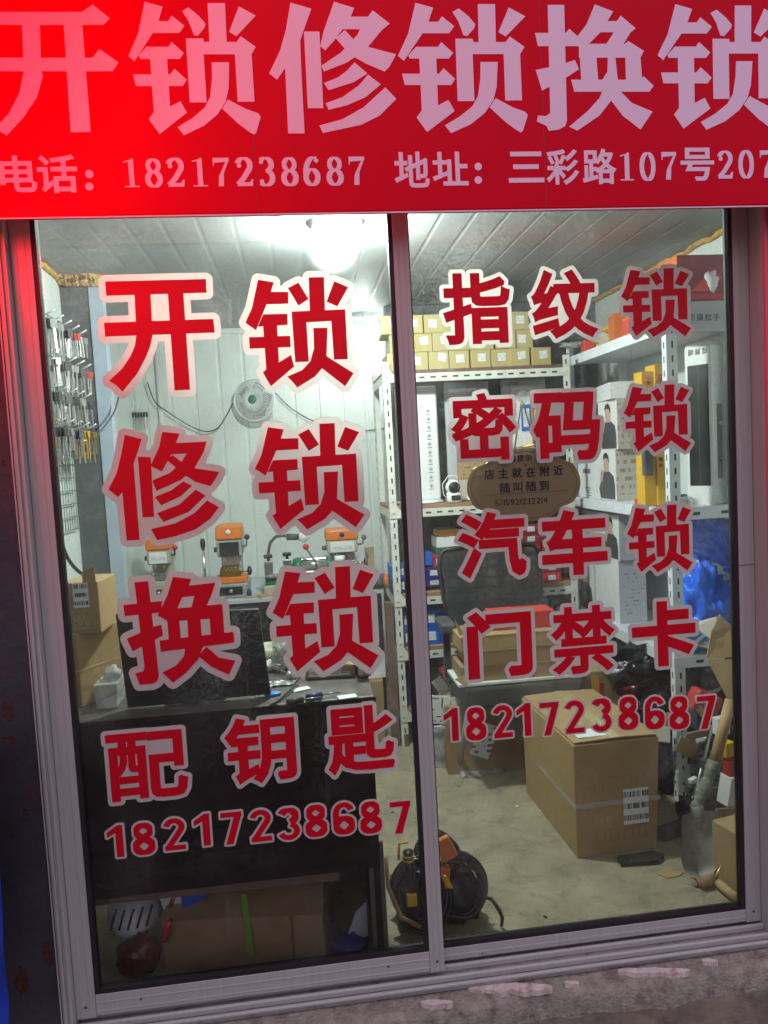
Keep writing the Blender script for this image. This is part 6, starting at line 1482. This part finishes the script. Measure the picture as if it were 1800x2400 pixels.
# shovel
s0 = at(1712, 1640, .38); s1 = at(1676, 1785, .36); s2 = at(1632, 1893, .34)
sh = thing('shovel', (at(1640, 2000, .33).x, .33, 0), 'old shovel with wooden handle, rag-wrapped shaft and rusty grey blade', 'shovel')
MB().tube([s0, s1], [.017, .019], 14).build('handle', 'wood', sh)
pts = []; rs = []
for i in range(22): pts.append(s1.lerp(s2, i/21)); rs.append(.0195+.0022*math.sin(i*2.3)+.003*math.sin(i*.6))
MB().tube(pts, rs, 14).build('rag_wrapping', 'rag', sh)
bt = at(1640, 2052, .26); tp = at(1640, 1905, .335)
def blade(u_, v_):
    w_ = .066*(1-.0*v_)*(1 if v_ < .68 else math.sqrt(max(0, 1-((v_-.68)/.32)**2))); s_ = (u_-.5)*2
    p = tp.lerp(bt, v_); return (p.x+s_*w_, p.y+.020*(1-s_*s_)-.012, p.z)
b = MB(); b.grid(blade, 14, 16); b.grid(lambda u_, v_: (blade(u_, v_)[0], blade(u_, v_)[1]+.003, blade(u_, v_)[2]), 14, 16); b.build('blade', 'blade_steel', sh)
MB().tube([s2+Vector((.0, 0, .01)), tp.lerp(bt, .0)+Vector((.0, .0, -.01)), tp.lerp(bt, .28)+Vector((0, .006, 0))], [.020, .017, .006], 12).build('socket', 'blade_steel', sh)
# small floor litter
u = atz(1500, 2020, 0)
b = MB(); b.prism([(u.x-.075, u.y-.02), (u.x+.05, u.y-.03), (u.x+.085, u.y+.0), (u.x+.06, u.y+.03), (u.x-.07, u.y+.022)], 'z', .001, .018); tag(b.build('rubber_mat', 'black', bevel=.002), 'black rubber strip on the floor at the big carton corner', 'rubber')
u = atz(1570, 2050, 0); tag(MB().prism([(u.x-.04, u.y+.01), (u.x-.01, u.y+.03), (u.x+.045, u.y+.0), (u.x+.02, u.y-.02), (u.x-.02, u.y-.02)], 'z', .001, .004).build('card_scrap', 'kraft'), 'flat scrap of card on the floor by the shovel blade', 'card')
for i, (x0, y0, x1, y1, Y) in enumerate(((1664, 2076, 1692, 2028, .10), (1620, 2056, 1632, 2062, .18))):
    p0 = at(x0, y0, Y); p1 = at(x1, y1, Y); tag(MB().tube([p0, p1], .0035, 4).build('brass_strip', 'brass'), ('long shiny brass strip leaning in the lower right corner', 'tiny brass strip on the floor by the shovel')[i], 'brass strip')
p0 = atz(1684, 2070, .02); p1 = atz(1726, 2105, .02); tag(MB().tube([p0, p1], .014, 12).build('wooden_stick', 'wood'), 'short round wooden stick on the floor by the right stile', 'stick')
p0 = atz(1640, 2070, .02); tag(MB().tube([p0, p0+Vector((.05, .01, 0))], [.016, .014], 12).build('cork_plug', 'board'), 'brown plug lying beside the brass strip', 'plug')
a = at(1712, 1990, .20)
o = MB(MXF((a.x+.09, .24, 0), RZ(12))).box(-.10, -.05, 0, .10, .05, .20).build('corrugated_pad', 'kraft', bevel=.004); tag(o, 'stack of corrugated card at the lower right door stile', 'card stack')
b = MB(MXF((a.x+.09, .24, 0), RZ(12)))
for i in range(9): b.box(-.102, -.0508, .012+i*.021, .10, -.0502, .0145+i*.021)
b.build('ply_lines', 'kraft_dark', o)
for i, (px, py, m, l, tl) in enumerate(((1610, 1752, 'kraft', 'kraft offcut leaning behind the white post', 30), (1625, 1828, 'paper', 'white scrap beside the wrapped shovel shaft', -10), (1705, 1755, 'yellow', 'yellow edge of a tin behind the shovel handle', 0), (1712, 1800, 'red_card', 'red stripe pack below the yellow one', 0), (1712, 1850, 'card_white', 'white plastic pot behind the shovel in the corner', 10))):
    u = at(px, py, .60 if i < 2 else .50); tag(MB().obox(u, ((.10, .035, .04, .04, .06)[i], (.004, .02, .03, .03, .05)[i], (.06, .016, .05, .06, .10)[i]), RY(tl) @ RZ(15)).build(('card_offcut', 'plastic_scrap', 'tin', 'pack', 'pot')[i], m, bevel=.002), l, ('card', 'scrap', 'tin', 'pack', 'pot')[i])
for i, (px, py) in enumerate(((920, 1905), (1212, 1890), (1075, 1845), (1278, 2150), (690, 2060))):
    u = atz(px, py, 0); tag(MB().obox((u.x, u.y, .002), (.012, .006, .003), RZ(i*40)).build('litter_chip', ('ink', 'paper', 'ink', 'ink', 'paper')[i]), ('dark chip of litter on the floor left of the mullion', 'tiny white paper chip on the bare floor', 'dark chip of litter before the upright carton', 'black speck on the floor near the right door rail', 'pale chip under the desk')[i], 'litter')

# ---- tool bag with coiled leads at the middle of the doors
tbx = at(1010, 2070, .24).x
tb = thing('tool_bag', (tbx, .26, 0), 'black tool bag full of coiled leads with yellow and orange parts, behind the mullion', 'tool bag')
MB().ball((tbx-.03, .27, .085), .085, .085, .095, 26, .25).build('bag_left', 'black', tb); MB().ball((tbx+.075, .25, .075), .075, .075, .085, 26, .25).build('bag_right', 'black', tb)
def coil(c, r, n, tilt, seed, m='black_gloss', name='coiled_lead'):
    rnd = random.Random(seed); b = MB()
    for k_ in range(n):
        q = Vector(c)+Vector((rnd.uniform(-.012, .012), rnd.uniform(-.012, .012), rnd.uniform(-.012, .012))); rr_ = r*rnd.uniform(.85, 1.1); R = RX(tilt+rnd.uniform(-12, 12)) @ RY(rnd.uniform(-14, 14))
        b.tube([q+R @ Vector((rr_*math.cos(2*math.pi*i/28), rr_*math.sin(2*math.pi*i/28)*1.15, 0)) for i in range(28)], .0048, 6, True)
    return b.build(name, m, tb)
coil((tbx+.075, .20, .12), .072, 11, 70, 3); coil((tbx-.035, .20, .12), .074, 9, 75, 5); coil((tbx+.03, .28, .17), .06, 7, 60, 9)
for px, py, ln, an in ((700+715/2.765, 1750+800/2.765, .10, 4),):
    u = at(px, py, .15); hd = MB().tube([u+Vector((0, 0, .055)), u+Vector((.004, 0, -.045)), u+Vector((.006, 0, -.07))], [.015, .014, .016], 12).build('tool_handle', 'black', tb)
    for dz in (.040, .028): MB().tube([u+Vector((0, 0, dz)), u+Vector((0, 0, dz+.006))], .0166, 14).build('yellow_ring', 'yellow', hd)
    MB().box(u.x-.012, .128, u.z-.095, u.x+.016, .140, u.z-.060).build('yellow_tab', 'yellow', tb, bevel=.002)
u = at(700+950/2.765, 1750+660/2.765, .20)
MB().obox(u, (.05, .02, .07), RY(-24)).build('orange_part', 'orange_card', tb, bevel=.006); MB().obox(u+Vector((-.02, .0, -.10)), (.05, .03, .10), RY(8)).build('orange_part', 'orange_card', tb, bevel=.006)
u = at(700+970/2.765, 1750+880/2.765, .13); MB().prism([(u.x-.012, u.z+.02), (u.x-.006, u.z+.02), (u.x+.014, u.z-.018), (u.x-.004, u.z-.016)], 'y', .128, .134).build('yellow_tab', 'yellow', tb)
u0 = at(700+1205/2.765, 1750+975/2.765, .20); u1 = at(700+1300/2.765, 1750+1060/2.765, .16); u2 = atz(700+1315/2.765, 1750+1160/2.765, .006)
MB().tube([u0, u0.lerp(u1, .5)+Vector((0, 0, .014)), u1, u1.lerp(u2, .5)+Vector((.006, 0, 0)), u2], .0055, 8).build('loose_lead', 'black', tb)
MB().tube([at(905, 2010, .14), at(910, 2080, .13), at(940, 2150, .12), at(985, 2172, .12)], .006, 7).build('shoulder_strap', 'board', tb)
u = at(700+675/2.765, 1750+660/2.765, .19); MB().tube([u+Vector((-.014, 0, -.03)), u+Vector((-.010, 0, .016)), u+Vector((.016, 0, .018))], .004, 6).build('yellow_clip', 'yellow', tb)

# more clutter between the big carton, the white post and the right stile
for i, (px, py, Y, sz_, m, rz, rx, l, nm) in enumerate((
    (1480, 1530, 1.0, (.22, .004, .07), 'black_gloss', 20, 25, 'glossy black plastic cover sloping below the bottom shelf', 'plastic_cover'),
    (1520, 1600, .95, (.16, .004, .06), 'dark_grey', 30, 40, 'dark grey plastic plate under the glossy black cover', 'plastic_plate'),
    (1560, 1690, .85, (.09, .05, .05), 'kraft_dark', -20, 10, 'small brown carton wedged left of the white post', 'carton'),
    (1535, 1640, .90, (.10, .003, .05), 'kraft', 35, 30, 'kraft card strip above the wedged carton', 'card_strip'),
    (1545, 1720, .80, (.08, .004, .06), 'card_beige', -28, -20, 'beige card leaning on the big carton corner', 'card_sheet'),
    (1640, 1720, .62, (.14, .006, .05), 'kraft', 15, 35, 'torn kraft panel below the red pack', 'kraft_offcut'),
    (1660, 1790, .60, (.10, .07, .06), 'dark_grey', 25, 0, 'dark grey tool case behind the shovel shaft', 'tool_case'),
    (1650, 1850, .60, (.12, .05, .04), 'iron', -15, 0, 'rusty iron bracket behind the wrapped shaft', 'bracket'),
    (1690, 1700, .55, (.05, .03, .06), 'white_plastic', 10, 0, 'white plastic box behind the wooden handle', 'plastic_box'),
    (1575, 1960, .55, (.10, .04, .04), 'dark_grey', 20, 0, 'dark block on the floor between carton and shovel', 'block'),
    (1700, 1920, .45, (.06, .004, .09), 'kraft', -10, 12, 'kraft flap above the corrugated stack', 'card_flap'),
    (1655, 1640, .80, (.18, .004, .10), 'clear_bag', 25, 30, 'clear film hanging behind the red pack', 'film'))):
    u = at(px, py, Y); tag(MB().obox((u.x, Y, max(u.z, sz_[2]/2+.002)), sz_, RZ(rz) @ RX(rx)).build(nm, m, bevel=.002), l, nm.replace('_', ' '))
tag(MB().cyl(at(1600, 1990, .50), at(1668, 1700, .62), .007, n=10).build('metal_rod', 'steel'), 'thin steel rod leaning behind the shovel', 'rod')
tag(MB().ball((at(1640, 1900, .55).x, .58, .07), .07, .05, .07, 22, .6).build('grey_bag', 'dark_bag'), 'black rag bundle on the floor behind the shovel blade', 'bundle')
